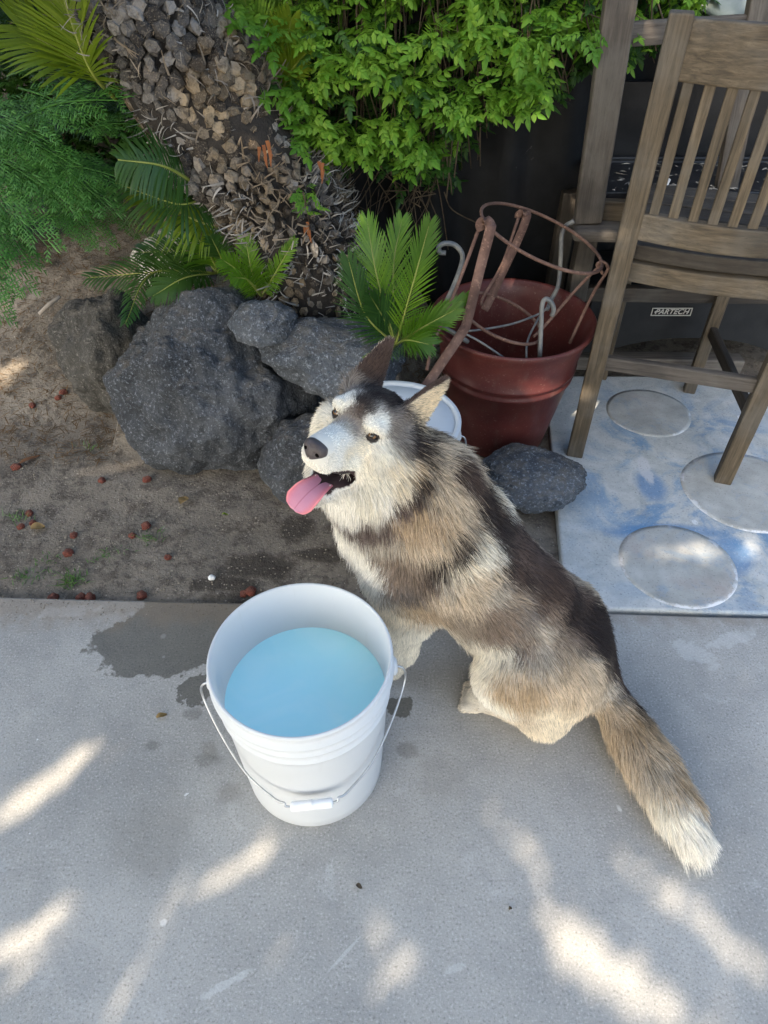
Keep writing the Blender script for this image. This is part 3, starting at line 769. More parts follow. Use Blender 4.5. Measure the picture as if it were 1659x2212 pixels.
# grey hooked wire rack inside the same planter
M_GREYW = simple('grey painted rod', (.085, .092, .10), (.20, .19, .17), 30, .5, .3, 120, .001)
rack = thing('wire_rack', 'grey wire rack with curled hook ends standing in the red planter', 'rack', (PC.x, PC.y, .1))
for pts, r, nm in (([(963, 546, 1.66), (951, 545, 1.66), (948, 534, 1.66), (960, 526, 1.66), (982, 529, 1.66), (998, 548, 1.655), (996, 575, 1.65), (978, 622, 1.63), (957, 668, 1.61), (952, 700, 1.595), (985, 722, 1.58), (1010, 738, 1.60)], .0062, 'hook'),
                   ([(1192, 682, 1.645), (1196, 668, 1.645), (1190, 652, 1.65), (1178, 646, 1.65), (1171, 660, 1.645), (1169, 700, 1.63), (1166, 772, 1.60)], .0062, 'hook'),
                   ([(1240, 478, 1.92), (1222, 488, 1.92), (1213, 510, 1.92), (1211, 560, 1.90), (1206, 615, 1.88), (1192, 645, 1.86), (1182, 668, 1.80)], .0062, 'hook'),
                   ([(995, 716, 1.60), (1040, 712, 1.64), (1105, 700, 1.70), (1160, 680, 1.74), (1182, 666, 1.78)], .003, 'cross_wire'),
                   ([(995, 716, 1.60), (1040, 740, 1.585), (1090, 774, 1.575)], .003, 'cross_wire'),
                   ([(1165, 684, 1.74), (1146, 720, 1.68), (1138, 745, 1.64), (1137, 776, 1.61)], .003, 'cross_wire')):
    m = MB(); m.tube(pl_(pts), r, 8); m.build(nm, M_GREYW, rack)

# ================================================================= black tarp hanging on the fence
def mat_tarp():
    t = NT('dusty black weed cloth'); v = t.new('ShaderNodeNewGeometry').outputs['Position']
    c = t.mix(t.sstep(t.noise(6, 5, .65, v), .4, .75), (.0035, .004, .005), (.010, .0105, .0125))
    c = t.mix(t.math('MULTIPLY', t.sstep(t.noise(9, 7, .75, v, 1.0), .66, .74), .55), c, (.14, .135, .13))
    t.bump(t.noise(30, 4, .6, v), .3, .006); return t.out(c, .6, Specular_IOR_Level=.22)
M_TARP = mat_tarp()
m = MB(); nx, nz = 110, 60; vs = []
for j in range(nz + 1):
    for i in range(nx + 1):
        x = -.22 + 2.62 * i / nx; z = -.03 + 1.75 * j / nz
        y = 2.30 + .055 * noise.noise((x * 6.5 + z * .9, z * .7, 0)) + .02 * noise.noise((x * 17 + z, z * 2.2, 4)) + .03 * (1 - z / 1.7) * noise.noise((x * 3, 7, z))
        if x > .6: y += min(1, (x - .6) * 6) * .07
        vs.append((x, y, z))
m.add(vs, [(j * (nx + 1) + i, j * (nx + 1) + i + 1, (j + 1) * (nx + 1) + i + 1, (j + 1) * (nx + 1) + i) for j in range(nz) for i in range(nx)])
tp = m.build('tarp', M_TARP); so = tp.modifiers.new('solid', 'SOLIDIFY'); so.thickness = .002
tag(tp, 'black weed cloth hanging in folds behind the red planter', 'tarp')
# timber fence carrying it; left run added as dark backing behind the plants
fence = thing('fence', 'dark board fence behind the shrubs and black cloth', 'fence', (0, 3.0, 0))
for i in range(45):
    x = -5.3 + i * .18
    beam('board', (x, 3.1 if x < .1 else 2.52, -.1), (x, 3.1 if x < .1 else 2.52, 1.8), .174, .02, (1, 0, 0), M_WOODD, fence, bev=.002)

# ================================================================= sago palm trunk
TR = [at_y(705, 740, 1.93), at_y(690, 660, 1.94), at_y(612, 480, 1.96), at_y(522, 330, 1.97), at_y(418, 185, 1.98), at_y(315, 0, 1.99), at_y(250, -140, 2.0), at_y(190, -330, 2.02)]
TRR = [.135, .145, .172, .165, .172, .160, .165, .15]
tpath = smooth_pts(TR, 8)
trad = []
for i in range(len(TR) - 1):
    for j in range(8): trad.append(TRR[i] + (TRR[i + 1] - TRR[i]) * j / 8)
trad.append(TRR[-1])
def tp_at(f):
    f = max(0, min(.9999, f)) * (len(tpath) - 1); i = int(f); g = f - i
    return tpath[i].lerp(tpath[i + 1], g), trad[i] * (1 - g) + trad[i + 1] * g, (tpath[i + 1] - tpath[i]).normalized()
tlen = sum((tpath[i + 1] - tpath[i]).length for i in range(len(tpath) - 1))
palm = thing('sago_palm', 'leaning sago palm trunk armoured with old leaf bases behind the boulders', 'palm', tpath[0])
def mat_trunk_core():
    t = NT('dark trunk fibre'); v = t.coord()
    t.bump(t.noise(60, 5, .7, v), .8, .01)
    return t.out(t.mix(t.noise(30, 5, .7, v), (.012, .010, .009), (.05, .042, .036)), .95)
m = MB(); m.tube(tpath, [r * .93 for r in trad], 28); m.build('trunk', mat_trunk_core(), palm)
def mat_scale():
    t = NT('old leaf bases'); g = t.new('ShaderNodeNewGeometry'); P = g.outputs['Position']
    r = t.math('FRACT', t.math('ADD', g.outputs['Random Per Island'], t.rnd()))
    band = t.sstep(t.noise(4.5, 3, .5, P), .42, .58)
    tan = t.mix(t.math('POWER', r, 1.5), (.035, .025, .017), (.33, .25, .16)); gry = t.mix(t.math('POWER', r, 1.8), (.02, .018, .018), (.24, .225, .215))
    c = t.mix(band, gry, tan)
    c = t.mix(t.math('MULTIPLY', t.sstep(t.noise(55, 5, .7, P), .45, .65), .65), c, (.028, .022, .018))
    c = t.mix(t.math('MULTIPLY', t.sstep(t.noise(260, 3, .7, P), .5, .7), .5), c, (.30, .25, .19))
    n1 = t.bump(t.noise(260, 3, .7, P), .7, .003); t.bump(t.noise(60, 4, .6, P), .6, .006, n1)
    return t.out(c, .92)
M_SCALE = mat_scale()
def scale_mesh(k):
    rs = random.Random(k); vs, fs = [], []
    # x: across, y: up the trunk, z: outwards
    rings = [(.66, .58, -.4, 0), (.66, .55, .15, .05), (.60, .48, .50, .16), (.46, .34, .60, .22)]
    n = 6
    for a, b, z, up in rings:
        for q in range(n):
            th = 2 * math.pi * q / n + .3; j = 1 + rs.uniform(-.42, .32)
            vs.append((a * j * math.cos(th), b * j * math.sin(th) + up, z * (1 + rs.uniform(-.12, .12))))
    for i in range(len(rings) - 1):
        for q in range(n): q2 = (q + 1) % n; fs.append((i * n + q, i * n + q2, i * n + n + q2, i * n + n + q))
    fs.append(tuple(range((len(rings) - 1) * n, len(rings) * n)))
    me = bpy.data.meshes.new('leaf_base'); me.from_pydata(vs, [], fs); me.materials.append(M_SCALE); me.update(); return me
SC = [scale_mesh(k) for k in range(12)]
items = []
NSC = 1750
for i in range(NSC):
    f = (i + .5) / NSC; P, r, T = tp_at(f)
    th = i * 2.39996 + random.uniform(-.05, .05)
    a = Vector((1, 0, 0)); a = (a - T * a.dot(T)).normalized(); b = T.cross(a)
    nrm = a * math.cos(th) + b * math.sin(th); tang = T.cross(nrm)
    bulge = 1 + .085 * math.sin(2 * math.pi * 3.4 * f + 2.4 * nrm.x) + .05 * noise.noise((f * 12, nrm.x * 2, nrm.y * 2))
    band = noise.noise(tuple((P + nrm * r) * 4.0))
    s_ = .0185 + .0095 * min(1, f * 1.5) + .005 * band + random.uniform(-.004, .004)
    asp = 1.0 if band > -.05 else .62
    M = Matrix((tang * s_ * asp * random.uniform(.9, 1.1), T * s_ * random.uniform(.85, 1.15), nrm * s_ * (random.uniform(.7, 1.2) if band > -.05 else random.uniform(1.2, 2.1)))).transposed().to_4x4()
    M = Matrix.Translation(P + nrm * (r * .93 * bulge)) @ M @ Matrix.Rotation(random.uniform(-.5, .5) * (1 if band < 0 else .35), 4, 'X') @ Matrix.Rotation(random.uniform(-3, 3), 4, 'Z')
    face = nrm.dot((EYE - P).normalized()); pos = P + nrm * r; d = pos - EYE
    inview = abs(d.dot(RT) / d.dot(FW)) < .56 and d.dot(UP) / d.dot(FW) < .74
    items.append(((face - .25 * d.length + (0 if inview else -5)), M, i))
items.sort(key=lambda q: -q[0])
PL = parent_loc(palm)
for _, M, i in items[:300]:
    o = bpy.data.objects.new('leaf_base', SC[(i * 7) % 12]); link(o, palm); o.matrix_local = Matrix.Translation(-PL) @ M
m = MB()
for _, M, i in items[300:]:
    me = SC[(i * 7) % 12]; m.add([M @ v.co for v in me.vertices], [tuple(p.vertices) for p in me.polygons])
tag(m.build('leaf_bases', M_SCALE, palm, smooth=False), kind='stuff')
# curled grey fibres and dry stubs
M_FIB = leaf_mat('dry grey fibre', (.10, .09, .085), (.50, .47, .45), (.20, .15, .11), .05, .85, .2)
def fibre(m, p, d, nrm, L, w, curl):
    pts = []; q = Vector(p); d = Vector(d).normalized(); side = d.cross(nrm).normalized()
    for k in range(6):
        pts.append(q.copy()); q = q + d * (L / 5); d = (Matrix.Rotation(curl, 3, side) @ d).normalized()
    vs = []
    for k, q in enumerate(pts):
        ww = w * (1 - .8 * k / 5); vs += [q - side * ww, q + side * ww]
    m.add(vs, [(2 * k, 2 * k + 1, 2 * k + 3, 2 * k + 2) for k in range(5)])
m = MB()
for i in range(6500):
    f = random.uniform(.06, 1); P, r, T = tp_at(f); th = random.uniform(0, 6.28)
    a = Vector((1, 0, 0)); a = (a - T * a.dot(T)).normalized(); b = T.cross(a); nrm = a * math.cos(th) + b * math.sin(th)
    band = noise.noise(tuple((P + nrm * r) * 4.0))
    if random.random() < (.80 if band > .0 else .10): continue
    d = (nrm * random.uniform(.4, 1) + T * random.uniform(-.7, .7) + T.cross(nrm) * random.uniform(-.9, .9)).normalized()
    fibre(m, P + nrm * (r * (1.0 + .085 * math.sin(2 * math.pi * 3.4 * f + 2.4 * nrm.x))), d, nrm + T * .3, random.uniform(.018, .075), random.uniform(.0010, .0036), random.uniform(-.8, .8))
tag(m.build('dry_fibre', M_FIB, palm), kind='stuff')
M_ORA = leaf_mat('rust coloured dead leaf', (.18, .06, .028), (.30, .11, .045), None, .15, .8, .2)
for px, py in ((575, 325), (572, 310), (668, 480), (695, 355)):
    P = at_y(px, py, 1.79 if py > 200 else 1.82); mm = MB()
    for k in range(4): fibre(mm, P + Vector((random.gauss(0, .008), 0, random.gauss(0, .01))), (random.uniform(-.15, .15), -.12, random.uniform(-1, -.6)), Vector((0, -1, 0)), random.uniform(.02, .045), .0045, random.uniform(-.25, .1))
    mm.build('dead_leaf', M_ORA, palm)

# ================================================================= cycad fronds
M_FRB = leaf_mat('bright sago leaflets', (.09, .20, .012), (.18, .32, .02), (.05, .13, .010), .35, .38)
M_FRY = leaf_mat('yellow green new leaflets', (.15, .23, .015), (.22, .30, .02), None, .4, .4)
M_FRD = leaf_mat('dark sago leaflets', (.025, .075, .018), (.05, .12, .025), (.06, .12, .02), .3, .35)
M_RACH = simple('yellow green leaf stalk', (.16, .20, .03), (.24, .26, .06), 30, .5)
def frond(parent, base, mid, tip, wid, material, n=34, up=(0, -.4, 1), start=.18, vee=.45, droop=.15, wl=.0028, fwd=.9, rach=.0035):
    base, mid, tip = Vector(base), Vector(mid), Vector(tip)
    path = [base.lerp(mid, t).lerp(mid.lerp(tip, t), t) for t in [k / 24 for k in range(25)]]
    # pass through mid
    path = smooth_pts([base, mid, tip], 12)
    st = MB(); st.tube(path, [rach * (1 - .75 * k / (len(path) - 1)) for k in range(len(path))], 6)
    m = MB(); N = len(path) - 1
    for k in range(n):
        f = start + (1 - start) * (k + .3) / n; g = f * N; i = min(int(g), N - 1); P = path[i].lerp(path[i + 1], g - i); T = (path[i + 1] - path[i]).normalized()
        U = Vector(up); U = (U - T * U.dot(T)).normalized(); S = T.cross(U)
        e = (f - start) / (1 - start)
        L = wid * (.35 + .65 * math.sin(math.pi * min(1, .18 + e * .85)) ** .7) * random.uniform(.88, 1.08)
        for s in (-1, 1):
            d = (S * s * (1 - .35 * e) + T * (fwd * (.6 + .8 * e)) + U * vee + Vector((random.gauss(0, .06), random.gauss(0, .06), random.gauss(0, .06)))).normalized()
            wv = d.cross(U).normalized() * wl
            p1 = P + d * L * .35; d2 = (d + Vector((0, 0, -droop))).normalized(); p2 = p1 + d2 * L * .4; d3 = (d2 + Vector((0, 0, -droop))).normalized(); p3 = p2 + d3 * L * .28
            fold = U * wl * .5
            m.add([P - wv * .5, P + wv * .5, p1 - wv + fold, p1 + wv + fold, p2 - wv * .8, p2 + wv * .8, p3], [(0, 1, 3, 2), (2, 3, 5, 4), (4, 5, 6)])
    fr = st.build('frond', M_RACH, parent); m.build('leaflets', material, fr)
    return fr
pup = thing('cycad', 'bright green young cycad growing between the trunk and red planter', 'cycad', at_y(850, 745, 1.62), )
b0 = at_y(855, 745, 1.60)
for mid, tip, w, mt in (((815, 600, 1.62), (793, 478, 1.68), .09, M_FRB), ((893, 610, 1.60), (928, 482, 1.62), .085, M_FRB), ((850, 580, 1.70), (868, 475, 1.78), .085, M_FRB),
                        ((905, 712, 1.50), (985, 668, 1.46), .085, M_FRB), ((880, 735, 1.48), (930, 745, 1.42), .085, M_FRB), ((790, 680, 1.58), (752, 560, 1.60), .095, M_FRD), ((830, 690, 1.60), (800, 640, 1.56), .09, M_FRD),
                        ((920, 705, 1.56), (1010, 640, 1.60), .07, M_FRB), ((840, 760, 1.46), (800, 775, 1.43), .05, M_FRB)):
    frond(pup, b0, at_y(*mid), at_y(*tip), w, mt, 40, (0, -.8, .6), .12, .25, .10, .0021, 1.7)
# fronds springing from the trunk itself
b1 = at_y(250, 215, 1.95)
frond(palm, b1, at_y(190, 140, 1.86), at_y(118, -60, 1.84), .15, M_FRY, 46, (-.2, -.9, .4), .3, .3, .1, .003, 1.0, .006)
frond(palm, b1, at_y(160, 130, 1.9), at_y(40, 60, 1.88), .15, M_FRY, 40, (0, -.7, .7), .35, .3, .15, .003, 1.0, .005)
b2 = at_y(600, 230, 2.02)
for mid, tip, w in (((612, 130, 2.02), (630, 40, 2.0), .10), ((565, 100, 2.05), (520, -20, 2.05), .11), ((590, 110, 2.10), (580, 0, 2.12), .10), ((625, 160, 2.0), (665, 110, 1.95), .08)):
    frond(palm, b2, at_y(*mid), at_y(*tip), w, M_FRY if tip[0] > 610 else M_FRB, 40, (0, -.9, .5), .1, .3, .1, .0026, 1.2)
b3 = at_y(415, 392, 1.84)
frond(palm, b3, at_y(350, 358, 1.76), at_y(255, 345, 1.72), .10, M_FRD, 36, (0, -.75, .65), .08, -.1, .35, .0034, .35, .005)
frond(palm, at_y(440, 430, 1.88), at_y(380, 440, 1.82), at_y(250, 395, 1.84), .12, M_FRD, 40, (0, -.6, .8), .08, .1, .3, .003, .5, .004)
frond(palm, at_y(470, 490, 1.86), at_y(410, 470, 1.84), at_y(290, 400, 1.86), .12, M_FRY, 40, (0, -.6, .8), .08, .1, .3, .003, .5, .005)
# small offsets at its left foot
off_root = thing('cycad', 'low spread of dark cycad fronds drooping over the largest boulder', 'cycad', at_y(500, 600, 1.9))
b4 = at_y(470, 590, 1.90)
for mid, tip, w, mt in (((380, 585, 1.86), (190, 600, 1.84), .10, M_FRD), ((330, 590, 1.84), (270, 700, 1.62), .07, M_FRD), ((420, 545, 1.92), (300, 545, 1.95), .10, M_FRD), ((455, 555, 1.86), (395, 470, 1.85), .09, M_FRB), ((480, 565, 1.84), (455, 510, 1.80), .07, M_FRD), ((400, 600, 1.8), (330, 640, 1.74), .07, M_FRD)):
    frond(off_root, b4, at_y(*mid), at_y(*tip), w, mt, 36, (0, -.7, .7), .15, .2, .25, .0028, .8)
b5 = at_y(565, 640, 1.80)
off2 = thing('cycad', 'small green cycad offset sprouting behind the oval stone', 'cycad', b5)
for mid, tip, w, mt in (((595, 590, 1.78), (638, 515, 1.78), .045, M_FRB), ((545, 590, 1.78), (530, 515, 1.80), .06, M_FRB), ((520, 590, 1.76), (480, 560, 1.74), .06, M_FRB), ((535, 605, 1.74), (500, 600, 1.70), .05, M_FRB)):
    frond(off2, b5, at_y(*mid), at_y(*tip), w, mt, 30, (0, -.8, .6), .1, .3, .15, .0024, 1.0)

# ================================================================= flowering vine hedge
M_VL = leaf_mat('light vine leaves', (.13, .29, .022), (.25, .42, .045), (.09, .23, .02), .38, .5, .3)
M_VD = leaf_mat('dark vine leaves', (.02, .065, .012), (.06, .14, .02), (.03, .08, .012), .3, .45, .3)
M_STEM = simple('thin brown stems', (.05, .035, .022), (.10, .075, .045), 40, .8)
def vine_spray(k, mat):
    rs = random.Random(k); m = MB(); L = .062
    pts = [Vector((0, 0, 0)), Vector((L * .4, 0, .006)), Vector((L * .8, 0, .0)), Vector((L, 0, -.006))]
    m.strip(pts, .0010, .0010, (0, 1, 0))
    def leaf(p, a, l, w, dz):
        d = Vector((math.cos(a), math.sin(a), dz)).normalized(); s = Vector((-d.y, d.x, 0)).normalized(); u = d.cross(s) * -1
        q = [p, p + d * l * .3 + s * w - u * w * -.25, p + d * l * .3 - s * w + u * w * .25, p + d * l * .68 + s * w * .72 + u * w * .2 - Vector((0, 0, l * .06)), p + d * l * .68 - s * w * .72 + u * w * .2 - Vector((0, 0, l * .06)), p + d * l - Vector((0, 0, l * .16)), p + d * l * .3, p + d * l * .68 - Vector((0, 0, l * .06))]
        m.add(q, [(0, 6, 1), (0, 2, 6), (6, 7, 3, 1), (2, 4, 7, 6), (7, 5, 3), (4, 5, 7)])
    for i in range(3):
        p = pts[0].lerp(pts[3], .3 + .28 * i)
        for s in (-1, 1): leaf(p, s * rs.uniform(.7, 1.05), rs.uniform(.024, .031) * (1 - .1 * i), rs.uniform(.0062, .0082), rs.uniform(-.45, .05))
    leaf(pts[3], rs.uniform(-.1, .1), rs.uniform(.03, .038), .0085, rs.uniform(-.5, -.1))
    me = bpy.data.meshes.new('spray'); me.from_pydata([tuple(v) for v in m.v], [], m.f); me.materials.append(mat); me.update(); return me
VS = [vine_spray(k, M_VL) for k in range(5)] + [vine_spray(k + 20, M_VD) for k in range(4)]
vine = thing('vine_hedge', 'dense leafy green vine spilling over the fence behind the palm trunk', 'vine', (.1, 2.25, .3))
# how low the foliage hangs, in picture columns measured on the photograph, at Y = 2.05
LOW = [(480, 120), (560, 215), (650, 330), (700, 350), (760, 352), (820, 330), (850, 400), (930, 415), (985, 370), (1010, 290), (1080, 240), (1150, 225), (1200, 200), (1260, 165), (1320, 120), (1390, 110), (1450, 60), (1520, 10)]
def low_y(px):
    for (a, ya), (b, yb) in zip(LOW, LOW[1:]):
        if a <= px <= b: return ya + (yb - ya) * (px - a) / (b - a)
    return 0
vitems = []
vrs = random.Random(5)
while len(vitems) < 6200:
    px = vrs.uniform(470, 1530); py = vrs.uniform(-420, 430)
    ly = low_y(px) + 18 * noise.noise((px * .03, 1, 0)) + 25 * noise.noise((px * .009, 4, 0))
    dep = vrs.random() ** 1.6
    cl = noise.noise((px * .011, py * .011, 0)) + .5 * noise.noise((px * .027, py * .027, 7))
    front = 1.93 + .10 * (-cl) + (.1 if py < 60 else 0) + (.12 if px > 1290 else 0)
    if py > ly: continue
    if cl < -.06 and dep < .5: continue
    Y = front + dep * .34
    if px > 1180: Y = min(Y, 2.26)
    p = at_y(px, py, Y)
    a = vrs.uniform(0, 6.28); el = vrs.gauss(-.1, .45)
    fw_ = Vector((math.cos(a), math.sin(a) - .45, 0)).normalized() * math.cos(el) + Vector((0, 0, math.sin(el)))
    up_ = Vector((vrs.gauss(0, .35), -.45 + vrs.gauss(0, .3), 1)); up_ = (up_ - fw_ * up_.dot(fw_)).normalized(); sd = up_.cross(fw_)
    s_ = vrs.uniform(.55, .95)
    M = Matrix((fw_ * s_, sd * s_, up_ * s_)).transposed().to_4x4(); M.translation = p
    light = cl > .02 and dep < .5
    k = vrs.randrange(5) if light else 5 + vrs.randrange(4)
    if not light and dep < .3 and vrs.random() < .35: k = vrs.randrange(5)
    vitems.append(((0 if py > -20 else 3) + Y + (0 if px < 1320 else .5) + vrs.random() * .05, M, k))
vitems.sort(key=lambda q: q[0])
VL_ = parent_loc(vine)
for _, M, k in vitems[:300]:
    o = bpy.data.objects.new('leaf_spray', VS[k]); link(o, vine); o.matrix_local = Matrix.Translation(-VL_) @ M
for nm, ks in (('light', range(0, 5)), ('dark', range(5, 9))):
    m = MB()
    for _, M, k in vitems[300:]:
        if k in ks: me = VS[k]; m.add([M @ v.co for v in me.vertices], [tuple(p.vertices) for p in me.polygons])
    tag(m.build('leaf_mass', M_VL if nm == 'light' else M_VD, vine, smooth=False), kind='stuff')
m = MB()
for i in range(170):
    px = vrs.uniform(560, 1420); top = at_y(px, vrs.uniform(-250, 60), vrs.uniform(2.02, 2.26)); bot = at_y(px + vrs.uniform(-60, 60), low_y(px) + vrs.uniform(-90, 25), vrs.uniform(2.0, 2.26))
    md = top.lerp(bot, .5) + Vector((vrs.gauss(0, .02), vrs.gauss(0, .02), vrs.gauss(0, .01)))
    m.tube(smooth_pts([top, md, bot], 4), vrs.uniform(.0008, .0022), 5)
# bare tangled stems below the leaves
for i in range(60):
    px = vrs.uniform(690, 960); a = at_y(px, vrs.uniform(330, 420), vrs.uniform(2.1, 2.26)); b = at_y(px + vrs.uniform(-110, 80), vrs.uniform(430, 560), vrs.uniform(2.05, 2.3))
    m.tube(smooth_pts([a, a.lerp(b, .5) + Vector((vrs.gauss(0, .03), 0, vrs.gauss(0, .02))), b], 4), vrs.uniform(.0008, .002), 5)
tag(m.build('stems', M_STEM, vine), kind='stuff')
# a sprig growing from the trunk
sp = thing('vine_sprig', 'little bright green sprig growing out of the palm trunk', 'sprig', at_y(665, 470, 1.77))
SPL = parent_loc(sp)
for i in range(16):
    p = at_y(660 + vrs.gauss(0, 13), 430 + vrs.gauss(0, 18), 1.765 + vrs.uniform(-.02, .02)); a = vrs.uniform(0, 6.28)
    o = bpy.data.objects.new('leaf_spray', VS[i % 5]); link(o, sp); o.location = p - SPL; o.rotation_euler = (vrs.uniform(-1, .4), vrs.uniform(-.6, .6), a); o.scale = (.5, .5, .5)
m = MB(); m.tube([at_y(668, 480, 1.79), at_y(662, 445, 1.77), at_y(655, 415, 1.76)], .002, 5); m.build('stem', M_STEM, sp)

# ================================================================= conifer at the left
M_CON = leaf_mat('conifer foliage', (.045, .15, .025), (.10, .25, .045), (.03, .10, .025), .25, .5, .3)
M_COND = leaf_mat('shaded blue green conifer foliage', (.012, .040, .022), (.025, .065, .03), None, .25, .5, .3)  # darker copy of the foliage green, shade of the rear boughs painted in
M_BARK = simple('reddish brown bark', (.075, .045, .03), (.14, .09, .06), 25, .9, .6, 60, .006)
def conifer_spray(k, mat):
    rs = random.Random(k); m = MB(); L = .34; n = 17; P = []; p = Vector((0, 0, 0)); d = Vector((1, 0, .25)).normalized()
    for i in range(n + 1):
        P.append(p.copy()); p = p + d * (L / n); d = (d + Vector((0, rs.gauss(0, .02), -.028))).normalized()
    m.tube(P, [.0028 * (1 - .8 * i / n) + .0004 for i in range(n + 1)], 4, cap=False)
    def twig(a, d, l, w):
        d = d.normalized(); s = Vector((-d.y, d.x, rs.uniform(-.4, .4))).normalized() * w; e = a + d * l * .55; d2 = (d + Vector((0, 0, -.25))).normalized(); f = e + d2 * l * .45
        m.add([a - s * .6, a + s * .6, e + s, e - s, f], [(0, 1, 2, 3), (3, 2, 4)])
    for i in range(2, n):
        f = i / n; T = (P[i + 1] - P[i]).normalized()
        for s in (-1, 1):
            if rs.random() < .2: continue
            S = Vector((-T.y, T.x, 0)).normalized() * s; l = (.125 * (1 - f) + .028) * rs.uniform(.7, 1.15); d = (S * .8 + T * .75 + Vector((0, 0, rs.uniform(-.15, .25)))).normalized()
            q = P[i].copy(); nn = max(3, int(l / .012))
            tw = []
            for j in range(nn):
                tw.append(q.copy()); q = q + d * (l / nn); d = (d + Vector((0, 0, -.045)) + T * .03).normalized()
                for s2 in (-1, 1):
                    S2 = Vector((-d.y, d.x, 0)).normalized() * s2
                    twig(q, S2 * .75 + d * .9 + Vector((0, 0, rs.uniform(-.3, .3))), rs.uniform(.014, .030) * (1.2 - .6 * j / nn), .0021)
            tw.append(q); m.tube(tw, .0008, 3, cap=False)
            twig(q, d, .014, .0012)
    me = bpy.data.meshes.new('branch'); me.from_pydata([tuple(v) for v in m.v], [], m.f); me.materials.append(mat); me.update(); return me
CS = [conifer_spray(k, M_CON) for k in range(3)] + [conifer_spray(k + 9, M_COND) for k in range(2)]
con = thing('conifer_shrub', 'feathery green conifer shrub hanging over the soil beside the palm', 'shrub', (-1.45, 2.45, .05))
CLc = parent_loc(con)
m = MB(); m.tube(smooth_pts([(-1.45, 2.45, .0), (-1.42, 2.42, .5), (-1.48, 2.4, 1.1), (-1.45, 2.42, 1.9)], 6), [.06 - .0018 * i for i in range(19)], 12); m.build('trunk', M_BARK, con)
crs = random.Random(3)
def put_branch(tippx, tippy, Y, sc, k, dirx=None, roll=None):
    tip = at_y(tippx, tippy, Y)
    d = Vector((crs.uniform(.4, 1.0), crs.uniform(-.7, -.05), crs.uniform(-.25, .25))) if dirx is None else Vector(dirx)
    d.normalize(); L = .34 * sc
    base = tip - d * L * .93 + Vector((0, 0, .02))
    up_ = Vector((crs.gauss(0, .25), crs.gauss(-.35, .25), 1)); up_ = (up_ - d * up_.dot(d)).normalized(); sd = up_.cross(d)
    M = Matrix((d * sc, sd * sc, up_ * sc)).transposed().to_4x4(); M.translation = base - CLc
    o = bpy.data.objects.new('branch', CS[k]); link(o, con); o.matrix_local = M
# named tips seen in the picture, then filler behind
for px, py, Y, sc, d in ((268, 240, 1.84, .95, (.9, -.25, .18)), (215, 300, 1.86, .8, (.7, -.4, -.2)), (270, 415, 1.78, .95, (.9, -.35, .0)), (248, 480, 1.76, .8, (.6, -.4, -.35)), (180, 470, 1.78, .85, (.6, -.5, -.3)), (150, 470, 1.76, .8, (.6, -.5, -.2)), (120, 545, 1.72, .9, (.6, -.5, -.35)), (60, 640, 1.66, .85, (.5, -.5, -.5)), (75, 590, 1.68, .9, (.6, -.5, -.3)), (20, 700, 1.62, .8, (.4, -.5, -.5)), (105, 430, 1.78, .9, (.7, -.4, -.2)), (40, 300, 1.84, .9, (.6, -.4, -.1)), (110, 330, 1.84, .9, (.7, -.4, -.1)), (160, 370, 1.82, .8, (.8, -.3, -.2)), (50, 490, 1.74, .9, (.6, -.5, -.3)), (10, 560, 1.7, .9, (.5, -.5, -.4)), (330, 300, 1.9, .7, (.8, -.3, .1)), (200, 545, 1.8, .6, (.5, -.4, -.6)), (300, 520, 1.95, .7, (.6, -.3, -.4)), (240, 540, 1.9, .7, (.6, -.3, -.4)), (25, 640, 1.62, .9, (.6, -.5, -.4))):
    put_branch(px, py, Y, sc, crs.randrange(3), d)
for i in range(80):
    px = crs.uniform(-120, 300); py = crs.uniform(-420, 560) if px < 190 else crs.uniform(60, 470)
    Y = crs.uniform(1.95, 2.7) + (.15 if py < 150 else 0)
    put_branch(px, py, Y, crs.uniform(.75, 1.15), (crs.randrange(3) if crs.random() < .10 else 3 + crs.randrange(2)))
for i in range(60):                                # unseen boughs added overhead to shade the soil beneath
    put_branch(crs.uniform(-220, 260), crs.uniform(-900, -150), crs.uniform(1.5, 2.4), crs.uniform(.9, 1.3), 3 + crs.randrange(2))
# dark shrub filling the gap behind the trunk at the left
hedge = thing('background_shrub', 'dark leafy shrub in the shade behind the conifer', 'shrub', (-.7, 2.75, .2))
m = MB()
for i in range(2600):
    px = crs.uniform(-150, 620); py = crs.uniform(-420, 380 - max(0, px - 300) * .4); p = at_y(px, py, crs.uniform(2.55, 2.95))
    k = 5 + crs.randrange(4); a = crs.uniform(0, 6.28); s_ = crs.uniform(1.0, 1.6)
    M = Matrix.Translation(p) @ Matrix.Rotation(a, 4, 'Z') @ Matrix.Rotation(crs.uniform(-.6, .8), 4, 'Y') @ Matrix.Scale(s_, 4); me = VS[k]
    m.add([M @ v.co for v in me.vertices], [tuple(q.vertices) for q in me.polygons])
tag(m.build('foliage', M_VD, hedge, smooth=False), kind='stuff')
m = MB()
for x in (-1.2, -.7, -.2): m.tube(smooth_pts([(x, 2.8, .2), (x + .05, 2.8, .7), (x - .05, 2.82, 1.3)], 5), [.02 - .001 * i for i in range(11)], 8)
m.build('stems', M_BARK, hedge)

